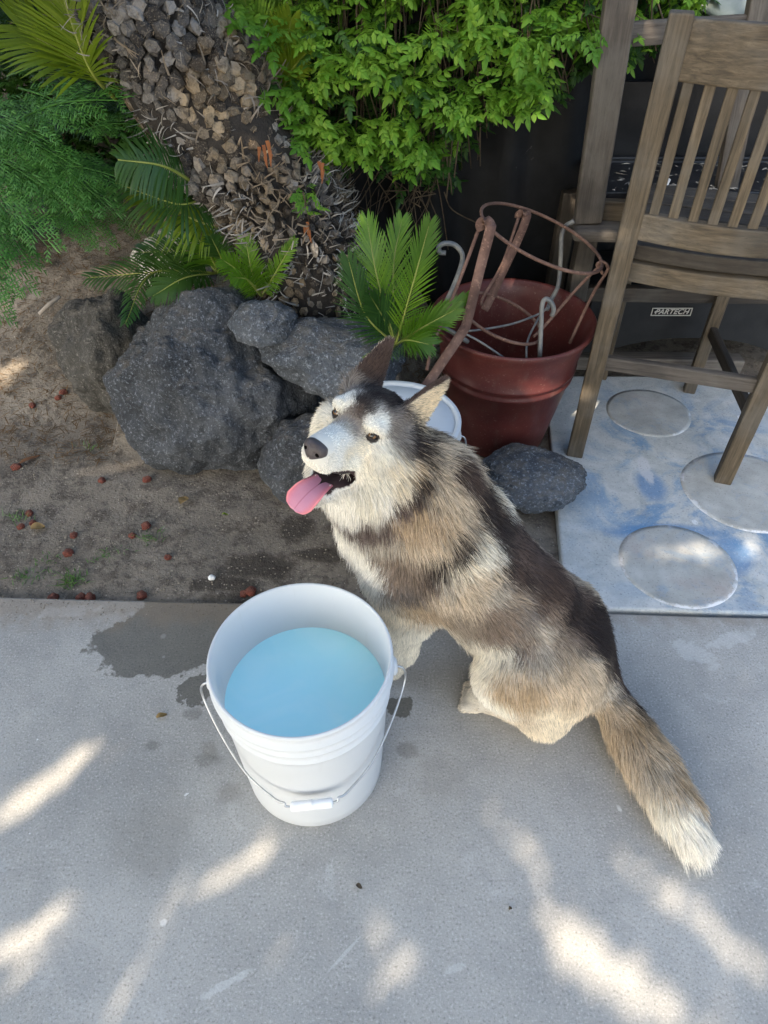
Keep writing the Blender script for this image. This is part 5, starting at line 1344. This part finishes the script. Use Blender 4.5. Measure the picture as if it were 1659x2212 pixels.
# ---- coat colours: soft blobs fixed to the body (mirrored left and right) over a base tint
WHT = np.array([.78, .75, .69]); CRM = np.array([.77, .68, .53]); TAN = np.array([.50, .375, .24]); TNL = np.array([.60, .49, .36]); BRN = np.array([.135, .088, .068]); DRK = np.array([.042, .031, .030]); GRY = np.array([.30, .255, .215]); GRB = np.array([.25, .19, .145]); SIL = np.array([.46, .39, .31])
COAT_PTS = "0.463 0.123 0.668 W;0.448 0.107 0.653 W;0.468 0.095 0.664 W;0.456 0.085 0.66 S;0.452 0.061 0.662 g;0.444 0.054 0.671 B;0.436 0.043 0.678 D;0.429 0.015 0.678 D;0.45 -0.017 0.67 D;0.447 -0.064 0.657 K;0.471 -0.002 0.671 g;0.479 0.004 0.667 G;0.463 0.043 0.675 W;0.48 0.098 0.664 W;0.5 0.04 0.637 W;0.451 0.04 0.679 D;0.402 0.017 0.667 D;0.402 -0.039 0.64 D;0.414 0.066 0.662 W;0.408 0.048 0.663 W;0.423 0.07 0.656 Y;0.436 0.065 0.659 g;0.442 0.07 0.655 G;0.385 0.02 0.64 G;0.378 0.025 0.619 G;0.391 0.018 0.657 g;0.399 0.029 0.662 g;0.368 0.019 0.604 D;0.356 0.024 0.591 D;0.426 0.082 0.619 C;0.402 0.074 0.612 Y;0.443 0.111 0.632 C;0.451 0.132 0.634 W;0.439 0.108 0.604 Y;0.454 0.139 0.626 W;0.382 0.068 0.585 C;0.363 0.058 0.575 C;0.368 0.077 0.554 C;0.404 0.086 0.568 Y;0.392 0.089 0.538 W;0.417 0.098 0.524 Y;0.455 0.103 0.512 W;0.446 0.101 0.49 W;0.357 -0.004 0.596 D;0.34 0.032 0.58 D;0.339 0.06 0.562 D;0.349 0.078 0.546 B;0.362 0.088 0.533 b;0.353 -0.055 0.569 T;0.332 0.006 0.581 L;0.327 -0.021 0.576 L;0.325 0.034 0.571 L;0.301 0.041 0.554 L;0.285 0.058 0.53 L;0.316 0.067 0.544 L;0.332 0.088 0.523 T;0.298 0.087 0.502 O;0.351 0.098 0.505 O;0.383 0.1 0.483 b;0.417 0.1 0.474 b;0.441 0.098 0.465 b;0.339 0.1 0.492 O;0.27 0.067 0.499 L;0.264 0.048 0.512 L;0.29 -0.011 0.556 B;0.268 0.011 0.537 B;0.247 0.016 0.502 D;0.233 0.018 0.478 D;0.216 -0.031 0.453 B;0.46 0.084 0.414 W;0.432 0.096 0.401 W;0.416 0.11 0.378 W;0.399 0.127 0.367 W;0.4 0.102 0.433 S;0.387 0.107 0.41 M;0.371 0.103 0.458 S;0.325 0.106 0.459 L;0.292 0.102 0.456 L;0.357 0.11 0.421 M;0.332 0.116 0.411 M;0.357 0.13 0.376 M;0.338 0.135 0.361 g;0.312 0.123 0.391 M;0.252 0.084 0.458 D;0.269 0.102 0.439 D;0.288 0.113 0.421 D;0.301 0.123 0.394 B;0.224 0.058 0.456 C;0.205 0.058 0.438 Y;0.228 0.083 0.44 Y;0.256 0.105 0.423 C;0.268 0.12 0.394 S;0.28 0.131 0.358 L;0.239 0.118 0.383 L;0.201 0.092 0.401 L;0.223 0.123 0.343 L;0.184 0.101 0.365 S;0.149 0.089 0.345 N;0.231 0.127 0.298 N;0.187 0.119 0.313 M;0.147 0.109 0.306 M;0.17 0.123 0.268 M;0.121 0.096 0.309 G;0.088 0.095 0.281 S;0.054 0.093 0.252 N;0.112 0.114 0.263 M;0.127 0.122 0.252 g;0.028 0.063 0.252 M;0.078 0.067 0.306 M;0.208 0.009 0.445 D;0.185 0.032 0.425 D;0.163 0.048 0.399 K;0.126 0.033 0.369 K;0.171 -0.036 0.412 b;0.15 -0.025 0.395 b;0.122 -0.027 0.367 b;0.091 0.007 0.342 B;0.061 0.022 0.314 B;0.029 0.025 0.272 D;-0.003 0.027 0.227 D;-0.023 0.042 0.208 D;0.019 -0.046 0.249 B;0.169 0.13 0.217 Y;0.177 0.14 0.196 Y;0.135 0.131 0.237 Y;0.079 0.12 0.244 S;0.021 0.103 0.235 L;-0.017 0.095 0.212 L;0.127 0.164 0.211 L;0.095 0.178 0.204 T;0.042 0.148 0.213 L;0.011 0.144 0.2 L;0.056 0.177 0.143 C;0.018 0.151 0.076 C;0.083 0.185 0.131 L;0.135 0.174 0.191 T;0.173 0.167 0.141 W;0.134 0.182 0.148 Y;0.324 0.135 0.312 T;0.302 0.13 0.304 O;0.347 0.138 0.28 C;0.328 0.136 0.234 Y;0.345 0.115 0.136 Y;-0.067 0.022 0.128 D;-0.091 0.025 0.088 B;-0.114 0.048 0.077 D;-0.129 0.069 0.078 D;-0.067 0.065 0.107 S;-0.087 0.092 0.093 L;-0.108 0.101 0.096 T;-0.155 0.098 0.072 T;-0.18 0.137 0.076 T;-0.135 0.16 0.091 L;-0.158 0.187 0.093 S;-0.21 0.182 0.066 T;-0.188 0.219 0.086 L;-0.23 0.209 0.066 T;-0.181 0.243 0.079 Y;-0.217 0.256 0.079 W;-0.228 0.271 0.067 W;-0.21 0.265 0.074 W;-0.141 0.079 0.074 T;-0.191 0.147 0.074 T"
PAL = dict(W=(.80,.76,.68),C=(.77,.68,.53),Y=(.78,.73,.62),T=(.50,.375,.24),O=(.50,.375,.25),L=(.60,.49,.36),S=(.50,.44,.36),G=(.27,.235,.205),g=(.20,.165,.14),B=(.085,.058,.047),b=(.135,.098,.084),D=(.034,.025,.023),K=(.015,.012,.013),N=(.36,.29,.22),M=(.25,.19,.145))
MARKS = []
for e in COAT_PTS.split(';'):
    x_, y_, z_, cn = e.split(); q = np.array([float(x_), float(y_), float(z_)]); h = d2h(q)
    head_ = z_ and q[2] > .47 and h[0] > -.115 and abs(h[1]) < .1
    if head_: q = h.copy(); q[1] = abs(q[1])
    elif q[0] > -.05: q[1] = abs(q[1])
    MARKS.append((q, np.array(PAL[cn]), head_, q[0] < -.05 and not head_))
# SPINE: the dark saddle runs over the back from side to side
for q, cn in (((.285, .0, .50), 'B'), ((.27, .04, .48), 'B'), ((.23, .0, .44), 'D'), ((.22, .045, .43), 'D'), ((.17, .0, .385), 'B'), ((.16, .05, .375), 'B'), ((.11, .0, .33), 'B'), ((.10, .05, .32), 'B'), ((.05, .0, .27), 'D'), ((.045, .045, .265), 'D'), ((.0, .0, .20), 'D'), ((-.005, .04, .19), 'D'), ((-.03, 0, .13), 'D')):
    MARKS.append((np.array(q), np.array(PAL[cn]), False, False))
# FARSIDE: on its right the saddle hangs lower
for q, cn in (((.27, -.07, .47), 'B'), ((.24, -.10, .41), 'D'), ((.19, -.11, .36), 'B'), ((.12, -.12, .29), 'B'), ((.06, -.12, .24), 'B'), ((.01, -.11, .17), 'B'), ((.30, -.09, .52), 'b')):
    MARKS.append((np.array(q), np.array(PAL[cn]), False, True))
# FARTWO
for q, cn in (((.26, -.12, .41), 'D'), ((.29, -.10, .46), 'B'), ((.23, -.13, .36), 'D'), ((.31, -.12, .42), 'B'), ((.16, -.13, .30), 'B'), ((.08, -.12, .20), 'b'), ((.04, -.12, .16), 'b'), ((.31, -.08, .54), 'B')):
    MARKS.append((np.array(q), np.array(PAL[cn]), False, True))

def coat(P, Nrm):
    """P in dog frame -> linear rgb: nearest of the markings noted round the body, same on both sides"""
    n1 = np.array([noise.noise_vector(tuple(p * 26)) for p in P]); n2 = np.array([noise.noise_vector(tuple(p * 90)) for p in P])
    Pj = P + n1 * .008 + n2 * .004
    H = d2h(P); Hj = d2h(Pj); Hj[:, 1] = np.abs(Hj[:, 1]); Pb = Pj.copy(); Pb[:, 1] = np.abs(Pb[:, 1])
    acc = np.zeros((len(P), 3)); w = np.zeros(len(P))
    for q, col_, head_, tail_ in MARKS:
        d2 = ((Hj - q) ** 2).sum(1) * 1.3 if head_ else ((Pj if tail_ else Pb) - q) ** 2 @ np.ones(3)
        g = (d2 + 5e-5) ** -2.6
        acc += g[:, None] * col_; w += g
    out = acc / w[:, None]
    nh = Nrm @ HM.T
    for base, a, Lr, fac, wd, s in EARS:
        q = H - base; t = q @ a; on = np.clip((t - .006) / .012, 0, 1) * (np.abs(q @ fac) < .03) * (np.abs(q @ wd) < .042) * (t < Lr + .012)
        ins = np.clip((nh @ fac) * 2.2 - .1, 0, 1); edge = np.clip((t / Lr - .82) / .15, 0, 1)
        e_c = (BRN * .75) * (1 - ins[:, None]) + (CRM * np.array([1, .93, .82])) * ins[:, None]
        e_c = e_c * (1 - edge[:, None] * .6) + BRN * 1.2 * edge[:, None] * .6
        out = out * (1 - on[:, None]) + e_c * on[:, None]
    return out

dog = thing('dog', 'husky type dog sitting on the patio, head turned, tongue hanging out', 'dog', DA)
dog.rotation_euler.z = math.atan2(DU.y, DU.x)
def dmesh(name, V, faces, material, parent=dog, smooth=True):
    me = bpy.data.meshes.new(name); me.from_pydata([tuple(v) for v in V], [], [tuple(int(i) for i in f) for f in faces]); me.materials.append(material)
    if smooth: me.polygons.foreach_set('use_smooth', [True] * len(me.polygons))
    me.update(); o = bpy.data.objects.new(name, me); return link(o, parent)
VC = coat(V, VN) * .8
Hv = d2h(V)
mouth = (Hv[:, 0] > -.066) & (Hv[:, 0] < .055) & (np.abs(Hv[:, 1]) < .05) & (Hv[:, 2] < -.056 - .25 * Hv[:, 0] * (Hv[:, 0] > 0)) & (Hv[:, 2] > -.125)
inner = np.zeros(len(V), bool)
cl = np.linalg.norm(Hv - (np.array([-.05, 0, -.070]) + np.clip((Hv[:, 0] + .05) / .1, 0, 1)[:, None] * np.array([.1, 0, -.022])), axis=1)
n_h = VN @ HM.T
inner = (Hv[:, 0] > -.06) & (Hv[:, 0] < .065) & (np.abs(Hv[:, 1]) < .045) & (((n_h[:, 2] < -.45) & (Hv[:, 2] < -.05) & (Hv[:, 2] > -.088)) | ((n_h[:, 2] > .35) & (Hv[:, 2] < -.075) & (Hv[:, 2] > -.132) & (Hv[:, 0] > -.05)))
VC[inner] = (.035, .018, .018)
eyed = np.min([np.linalg.norm(Hv - np.array(e), axis=1) for e in EYES], 0)
VC[eyed < .0135] = (.012, .010, .009)
M_SKIN = NT('dog undercoat'); at_ = M_SKIN.new('ShaderNodeAttribute', attribute_name='coat'); M_SKIN = M_SKIN.out(at_.outputs['Color'], .85)
body = dmesh('body', V, Q, M_SKIN)
ca = body.data.color_attributes.new('coat', 'FLOAT_COLOR', 'POINT'); ca.data.foreach_set('color', np.c_[VC, np.ones(len(V))].astype(np.float32).ravel())

# ---- the coat itself: strands combed along each limb, gathered into small locks
def fur(N, seed, lmul=1.0, rad=.00040, name='fur'):
    r = np.random.default_rng(seed)
    cen = V[tri].mean(1)
    Hc = d2h(cen); headw = np.where((Hc[:, 0] > -.1) & (Hc[:, 2] > -.15) & (np.abs(Hc[:, 1]) < .1), 2.6, 1.0); headw = np.where((Hc[:, 0] > -.01) & (Hc[:, 2] > -.15) & (np.abs(Hc[:, 1]) < .08), 6.5, headw)
    wgt = FA * headw; fi = r.choice(len(tri), N, p=wgt / wgt.sum()); u, v = r.random(N), r.random(N); fl = u + v > 1; u[fl], v[fl] = 1 - u[fl], 1 - v[fl]
    T = tri[fi]; P = V[T[:, 0]] * (1 - u - v)[:, None] + V[T[:, 1]] * u[:, None] + V[T[:, 2]] * v[:, None]
    Nn = VN[T[:, 0]] * (1 - u - v)[:, None] + VN[T[:, 1]] * u[:, None] + VN[T[:, 2]] * v[:, None]; Nn /= np.linalg.norm(Nn, axis=1)[:, None]
    H = d2h(P); nh = Nn @ HM.T
    bad = (H[:, 0] > -.06) & (H[:, 0] < .068) & (np.abs(H[:, 1]) < .046) & (((nh[:, 2] < -.35) & (H[:, 2] < -.046) & (H[:, 2] > -.09)) | ((nh[:, 2] > .2) & (H[:, 2] < -.075) & (H[:, 2] > -.134) & (H[:, 0] > -.052)))
    bad |= np.min([np.linalg.norm(H - np.array(e), axis=1) for e in EYES], 0) < .0145
    bad |= (H[:, 0] > .083) & (np.abs(H[:, 1]) < .02) & (H[:, 2] > -.062)
    for s_ in (-1, 1):
        ma, mb = np.array([-.062, s_ * .040, -.068]), np.array([.03, s_ * .022, -.098]); tm_ = np.clip(((H - ma) @ (mb - ma)) / ((mb - ma) @ (mb - ma)), 0, 1)
        bad |= np.linalg.norm(H - ma - tm_[:, None] * (mb - ma), axis=1) < .0105 + .006 * tm_
    bad |= (P[:, 2] < .006)
    P, Nn, H = P[~bad], Nn[~bad], H[~bad]; N = len(P)
    # blended comb direction, length and lift
    fw = np.zeros((N, 3)); Ls = np.zeros(N); Li = np.zeros(N); ww = np.zeros(N)
    for a, b, ra, rb, f_, L, lift in bones:
        ab = b - a; t = np.clip(((P - a) @ ab) / max(1e-9, ab @ ab), 0, 1); d = np.abs(np.linalg.norm(P - a - t[:, None] * ab, axis=1) - (ra + (rb - ra) * t)) + .006
        g = 1 / d ** 3; fw += g[:, None] * f_; Ls += g * L; Li += g * lift; ww += g
    fw /= np.linalg.norm(fw, axis=1)[:, None] + 1e-9; Ls /= ww; Li /= ww
    # the face is short haired whatever blends in
    fd = np.clip((H[:, 0] + .035) / .05, 0, 1) * (np.abs(H[:, 1]) < .075) * (H[:, 2] > -.14)
    Ls = Ls * (1 - fd) + np.minimum(Ls, .0065) * fd
    ear = np.zeros(N)
    for base, a, Lr, fac, wd, s in EARS:
        q = H - base; t = q @ a; on = (t > .012) & (np.abs(q @ fac) < .025) & (np.abs(q @ wd) < .04) & (t < Lr + .01); Ls[on] = np.minimum(Ls[on], .0105)
    tang = fw - Nn * (fw * Nn).sum(1)[:, None]; tang /= np.linalg.norm(tang, axis=1)[:, None] + 1e-6
    # slow swirl so neighbouring patches part from one another
    sw = np.array([noise.noise(tuple(p * 14 + 3)) for p in P]); sw2 = np.array([noise.noise(tuple(p * 40 + 9)) for p in P])
    side = np.cross(Nn, tang); tang = tang + side * (sw * .55 + sw2 * .35)[:, None]; tang /= np.linalg.norm(tang, axis=1)[:, None]
    L = Ls * lmul * r.uniform(.65, 1.15, N) * (1 + .10 * sw)
    lift = Li * r.uniform(.6, 1.4, N)
    d0 = tang + Nn * (lift * 1.1)[:, None] + r.normal(0, .10, (N, 3)); d0 /= np.linalg.norm(d0, axis=1)[:, None]
    K = 5; pts = np.zeros((N, K, 3)); pts[:, 0] = P - Nn * .001; d = d0.copy()
    g = np.array([0, 0, -1.0])
    for k in range(1, K):
        pts[:, k] = pts[:, k - 1] + d * (L / (K - 1))[:, None]
        d = d + g * .10 + tang * .10 + r.normal(0, .05, (N, 3)); d /= np.linalg.norm(d, axis=1)[:, None]
    # locks
    nc = N // 15; ci = r.choice(N, nc, replace=False); kd = kdtree.KDTree(nc)
    for i, c in enumerate(ci): kd.insert(P[c], i)
    kd.balance(); own = np.array([ci[kd.find(p)[1]] for p in P])
    amt = np.array([0, .08, .20, .34, .48]) * .75
    for k in range(1, K): pts[:, k] += (pts[own, k] - pts[:, k]) * (amt[k] * np.clip(Ls / .03, .2, 1))[:, None]
    pts[:, :, 2] = np.maximum(pts[:, :, 2], .0015)
    colr = coat(P + r.normal(0, .0085, (N, 3)) * np.where(H[:, 0] > -.06, .35, 1.0)[:, None], Nn) * r.uniform(.70, 1.25, N)[:, None] * 1.0 * (1 + .18 * sw2)[:, None]
    lum = colr.mean(1); colr *= np.where((r.random(N) < .18) & (lum < .52), .5, 1.0)[:, None]
    cd = bpy.data.hair_curves.new(name); cd.add_curves([K] * N)
    cd.attributes['position'].data.foreach_set('vector', pts.astype(np.float32).ravel())
    ra_ = np.tile(np.array([1, 1, .85, .6, .15]), (N, 1)) * (rad * r.uniform(.8, 1.25, N))[:, None]
    rat = cd.attributes.get('radius') or cd.attributes.new('radius', 'FLOAT', 'POINT'); rat.data.foreach_set('value', ra_.astype(np.float32).ravel())
    cat_ = cd.attributes.new('coat', 'FLOAT_COLOR', 'CURVE'); cat_.data.foreach_set('color', np.c_[np.clip(colr, 0, 1), np.ones(N)].astype(np.float32).ravel())
    t = NT('dog fur'); a = t.new('ShaderNodeAttribute', attribute_name='coat')
    hi_ = t.new('ShaderNodeHairInfo'); cc = t.mix(t.math('MULTIPLY', hi_.outputs['Intercept'], .3), a.outputs['Color'], t.mix(1.0, a.outputs['Color'], (1.25, 1.22, 1.18), 'MULTIPLY'))
    t.out(cc, .62); t.b.inputs['Specular IOR Level'].default_value = .15
    cd.materials.append(t.m)
    o = bpy.data.objects.new(name, cd); link(o, dog); return o
if not globals().get('NOFUR'):
    fo = fur(FURN if 'FURN' in globals() else 330000, 5); tag(fo, kind='stuff')
    tag(fur(45000, 9, 1.35, .00034), kind='stuff')            # longer guard hairs

# ---- nose, eyes, tongue, lips, teeth
M_NOSE = NT('dark wet nose'); nv = M_NOSE.coord(); M_NOSE.bump(M_NOSE.voro(420, nv), .35, .0012); M_NOSE = M_NOSE.out(M_NOSE.mix(M_NOSE.noise(60, 3), (.045, .036, .036), (.085, .068, .066)), .42)
def hsphere(name, c, r, mat, parent=dog, seg=24, fn=None):
    vs, fs = [], []
    for i in range(seg + 1):
        ph = math.pi * i / seg
        for j in range(seg):
            th = 2 * math.pi * j / seg; p = np.array([math.sin(ph) * math.cos(th), math.sin(ph) * math.sin(th), math.cos(ph)])
            if fn is not None: p = fn(p)
            vs.append(h2d(np.asarray(c) + p * np.asarray(r)))
    for i in range(seg):
        for j in range(seg): j2 = (j + 1) % seg; fs.append((i * seg + j, (i + 1) * seg + j, (i + 1) * seg + j2, i * seg + j2))
    return dmesh(name, vs, fs, mat, parent)
def nosef(p):
    x, y, z = p; q = p.copy()
    if z < 0: q[1] *= 1 - .38 * (-z)
    # nostrils and the groove between them
    for s in (-1, 1):
        d2 = ((y - s * .50) / .22) ** 2 + ((z + .18) / .26) ** 2
        if x > 0: q[0] -= .26 * math.exp(-d2 * 1.6)
    if x > 0: q[0] -= .10 * math.exp(-(y / .07) ** 2) * (z < .35)
    if z > .55: q[2] = .55 + (z - .55) * .6
    return q
nose_o = hsphere('nose', (.0925, 0, -.0445), (.0155, .0210, .0185), M_NOSE, fn=nosef, seg=36)
M_DARK = simple('dark lip skin', (.018, .013, .013), (.04, .028, .027), 40, .45)
M_HOLE = simple('nostril shadow', (.004, .003, .003), (.006, .005, .005), 40, .9, Specular_IOR_Level=0.0)
for s in (-1, 1): hsphere('nostril', (.1000, s * .0105, -.0480), (.0034, .0050, .0042), M_HOLE, nose_o, 12)
def mat_eye():
    t = NT('brown eye'); v = t.coord(); ln = t.new('ShaderNodeVectorMath', operation='LENGTH')
    sx_ = t.new('ShaderNodeSeparateXYZ'); t.t.links.new(v, sx_.inputs[0]); cb = t.new('ShaderNodeCombineXYZ'); t.t.links.new(sx_.outputs[1], cb.inputs[1]); t.t.links.new(sx_.outputs[2], cb.inputs[2]); t.t.links.new(cb.outputs[0], ln.inputs[0])
    d = ln.outputs['Value']; c = t.mix(t.sstep(d, .0030, .0034), (.004, .004, .004), (.16, .085, .035)); c = t.mix(t.sstep(d, .0063, .0072), c, (.012, .009, .008))
    return t.out(c, .07, Specular_IOR_Level=.6)
M_EYE = mat_eye()
M_LID = simple('dark eyelid skin', (.012, .010, .010), (.03, .022, .02), 60, .5)
for i, e in enumerate(EYES):
    s = 1 if e[1] > 0 else -1
    vs, fs = [], []; seg = 24; er = .0112
    for a in range(seg + 1):
        ph = math.pi * a / seg
        for b in range(seg): th = 2 * math.pi * b / seg; vs.append((math.cos(ph) * er, math.sin(ph) * math.cos(th) * er, math.sin(ph) * math.sin(th) * er))
    for a in range(seg):
        for b in range(seg): b2 = (b + 1) % seg; fs.append((a * seg + b, a * seg + b2, (a + 1) * seg + b2, (a + 1) * seg + b))
    eo = dmesh('eye', vs, fs, M_EYE)
    gz = _n(np.array([.90, s * .40, .05]) @ HM); yy_ = _n(np.cross(HZ, gz)); zz_ = np.cross(gz, yy_)
    M4 = Matrix(np.array([gz, yy_, zz_]).T.tolist()).to_4x4(); M4.translation = Vector(h2d(e)); eo.matrix_local = M4
    # lids: two dark crescents hugging the ball; the left eye is nearly shut in a squint
    openu, opend = (.30, .34) if s > 0 else (.62, .50)
    for sg, op in ((1, openu), (-1, opend)):
        lv, lf = [], []; n1, n2 = 14, 4
        for a in range(n1 + 1):
            u_ = -1 + 2 * a / n1; yy = u_ * .0118; edge = op * .0100 * (1 - u_ * u_) ** .75
            for b in range(n2 + 1):
                zz = sg * (edge + (.0105 - edge) * b / n2 * .85); rr_ = .0121; xx = math.sqrt(max(.0, rr_ ** 2 - min(yy * yy + zz * zz, rr_ ** 2 * .98)))
                lv.append((xx, yy, zz))
        for a in range(n1):
            for b in range(n2): q = (a * (n2 + 1) + b, a * (n2 + 1) + b + 1, (a + 1) * (n2 + 1) + b + 1, (a + 1) * (n2 + 1) + b); lf.append(q if sg > 0 else q[::-1])
        lo = dmesh('eyelid', lv, lf, M_LID, eo); so = lo.modifiers.new('solid', 'SOLIDIFY'); so.thickness = .0008
# dark rims running from the inner corner of each eye
for e in EYES:
    s = 1 if e[1] > 0 else -1
    for pts_, r0 in ((((.0085, s * .0400, .0030), (.0105, s * .0335, .0075), (.0125, s * .0265, .0035), (.0150, s * .0225, -.0035), (.0185, s * .0195, -.0085)), .0016), (((.0060, s * .0425, .0000), (.0105, s * .0350, -.0050), (.0130, s * .0270, -.0035)), .0012)):
        m_ = MB(); pp_ = smooth_pts([h2d(q) for q in pts_], 5); m_.tube(pp_, [r0 * (1 - .6 * i / len(pp_)) for i in range(len(pp_))], 6); dmesh('eye_rim', m_.v, m_.f, M_LID)
# tongue
def mat_tongue():
    t = NT('wet pink tongue'); v = t.new('ShaderNodeAttribute', attribute_name='across').outputs['Fac']
    c = t.mix(t.sstep(v, .45, .95), (.52, .22, .30), (.62, .18, .21)); c = t.mix(t.sstep(v, .07, .0), c, (.38, .13, .19))
    c = t.mix(t.math('MULTIPLY', t.noise(120, 3), .25), c, (.68, .36, .42)); t.bump(t.noise(500, 3, .6), .3, .0008)
    t.out(c, .34); t.b.inputs['Subsurface Weight'].default_value = .25; t.b.inputs['Subsurface Radius'].default_value = (.008, .003, .003); t.b.inputs['Subsurface Scale'].default_value = 1
    return t.m
TG = [(-.050, .000, -.092), (-.025, .000, -.100), (.000, .000, -.108), (.020, .000, -.117), (.036, -.001, -.130), (.047, -.002, -.147), (.051, -.003, -.163)]
TGW = [.013, .0155, .018, .0215, .0260, .0270, .018]
tgp = [Vector(p) for p in TG]; tg = smooth_pts(tgp, 4); tw = np.interp(np.linspace(0, len(TG) - 1, len(tg)), range(len(TG)), TGW)
vs, ac, fs = [], [], []; nc = 13
for i, p in enumerate(tg):
    T = (tg[min(i + 1, len(tg) - 1)] - tg[max(i - 1, 0)]).normalized(); S = Vector((0, 1, 0)); S = (S - T * S.dot(T)).normalized(); U = T.cross(S)
    f = i / (len(tg) - 1); endw = tw[i] * (1 if f < .93 else math.sqrt(max(0.03, 1 - ((f - .93) / .075) ** 2)))
    for side in (1, -1):
        for j in range(nc):
            x = -1 + 2 * j / (nc - 1)
            cup = .0050 * x * x * (1 - .3 * f) + -.0012 * math.exp(-(x / .14) ** 2) * (side > 0); thk = .0036 * math.sqrt(max(0, 1 - x ** 4)) * (1 - .45 * f)
            vs.append(h2d(np.array(p + S * x * endw + U * (cup + side * thk)))); ac.append(abs(x) if side > 0 else .9)
R_ = nc * 2
for i in range(len(tg) - 1):
    for j in range(nc - 1):
        fs.append((i * R_ + j, i * R_ + j + 1, (i + 1) * R_ + j + 1, (i + 1) * R_ + j)); fs.append((i * R_ + nc + j + 1, i * R_ + nc + j, (i + 1) * R_ + nc + j, (i + 1) * R_ + nc + j + 1))
    for j, fl in ((0, 1), (nc - 1, 0)):
        q = (i * R_ + j, (i + 1) * R_ + j, (i + 1) * R_ + nc + j, i * R_ + nc + j); fs.append(q if not fl else q[::-1])
e0 = (len(tg) - 1) * R_
for j in range(nc - 1): fs.append((e0 + j, e0 + j + 1, e0 + nc + j + 1, e0 + nc + j))
to_ = dmesh('tongue', vs, fs, mat_tongue()); aa = to_.data.attributes.new('across', 'FLOAT', 'POINT'); aa.data.foreach_set('value', ac)
# dark lower lips
for s in (-1, 1):
    m_ = MB(); pts = smooth_pts([h2d(q) for q in ((-.062, s * .046, -.067), (-.054, s * .047, -.078), (-.032, s * .039, -.094), (-.008, s * .029, -.110), (.012, s * .019, -.122))], 5)
    m_.tube(pts, [.0042] * 4 + [.0050] * (len(pts) - 10) + [.004] * 6, 8)
    dmesh('lip', m_.v, m_.f, M_DARK)
    m_ = MB(); pts = smooth_pts([h2d(q) for q in ((-.062, s * .046, -.064), (-.045, s * .044, -.060), (-.01, s * .036, -.064), (.025, s * .031, -.071), (.052, s * .022, -.073))], 5)
    m_.tube(pts, .0024, 8); dmesh('lip', m_.v, m_.f, M_DARK)
M_TEETH = simple('ivory teeth', (.62, .56, .42), (.74, .70, .58), 80, .3)
for s in (-1, 1):
    for x, z, h, w in ((-.032, -.094, .010, .0046), (-.020, -.100, .008, .004), (-.010, -.105, .007, .0035), (.010, -.118, .013, .0035)):
        yb = s * np.interp(x, [-.05, .012], [.036, .015]); m_ = MB(); b_0 = h2d((x, yb, z - .004)); t_0 = h2d((x + .001, yb, z + h)); m_.tube([b_0, b_0 + (t_0 - b_0) * .5, t_0], [w, w * .8, w * .15], 8); dmesh('tooth', m_.v, m_.f, M_TEETH)
# claws
M_CLAW = simple('dark claw', (.05, .04, .035), (.12, .10, .09), 50, .4)
for s in (1, -1):
    for q in (-.021, -.007, .007, .021):
        m_ = MB(); y_ = s * .101 + q * 1.25; m_.tube([(.213, y_, .013), (.217, y_, .011), (.220, y_, .007)], [.0022, .0018, .0006], 7); dmesh('claw', m_.v, m_.f, M_CLAW)
        m_ = MB(); y_ = s * .082 + q * 1.2; m_.tube([(.440, y_, .013), (.443, y_, .011), (.446, y_, .007)], [.0022, .0018, .0006], 7); dmesh('claw', m_.v, m_.f, M_CLAW)
# whiskers
M_WHISK = simple('pale whisker', (.6, .58, .55), (.7, .68, .66), 30, .5)
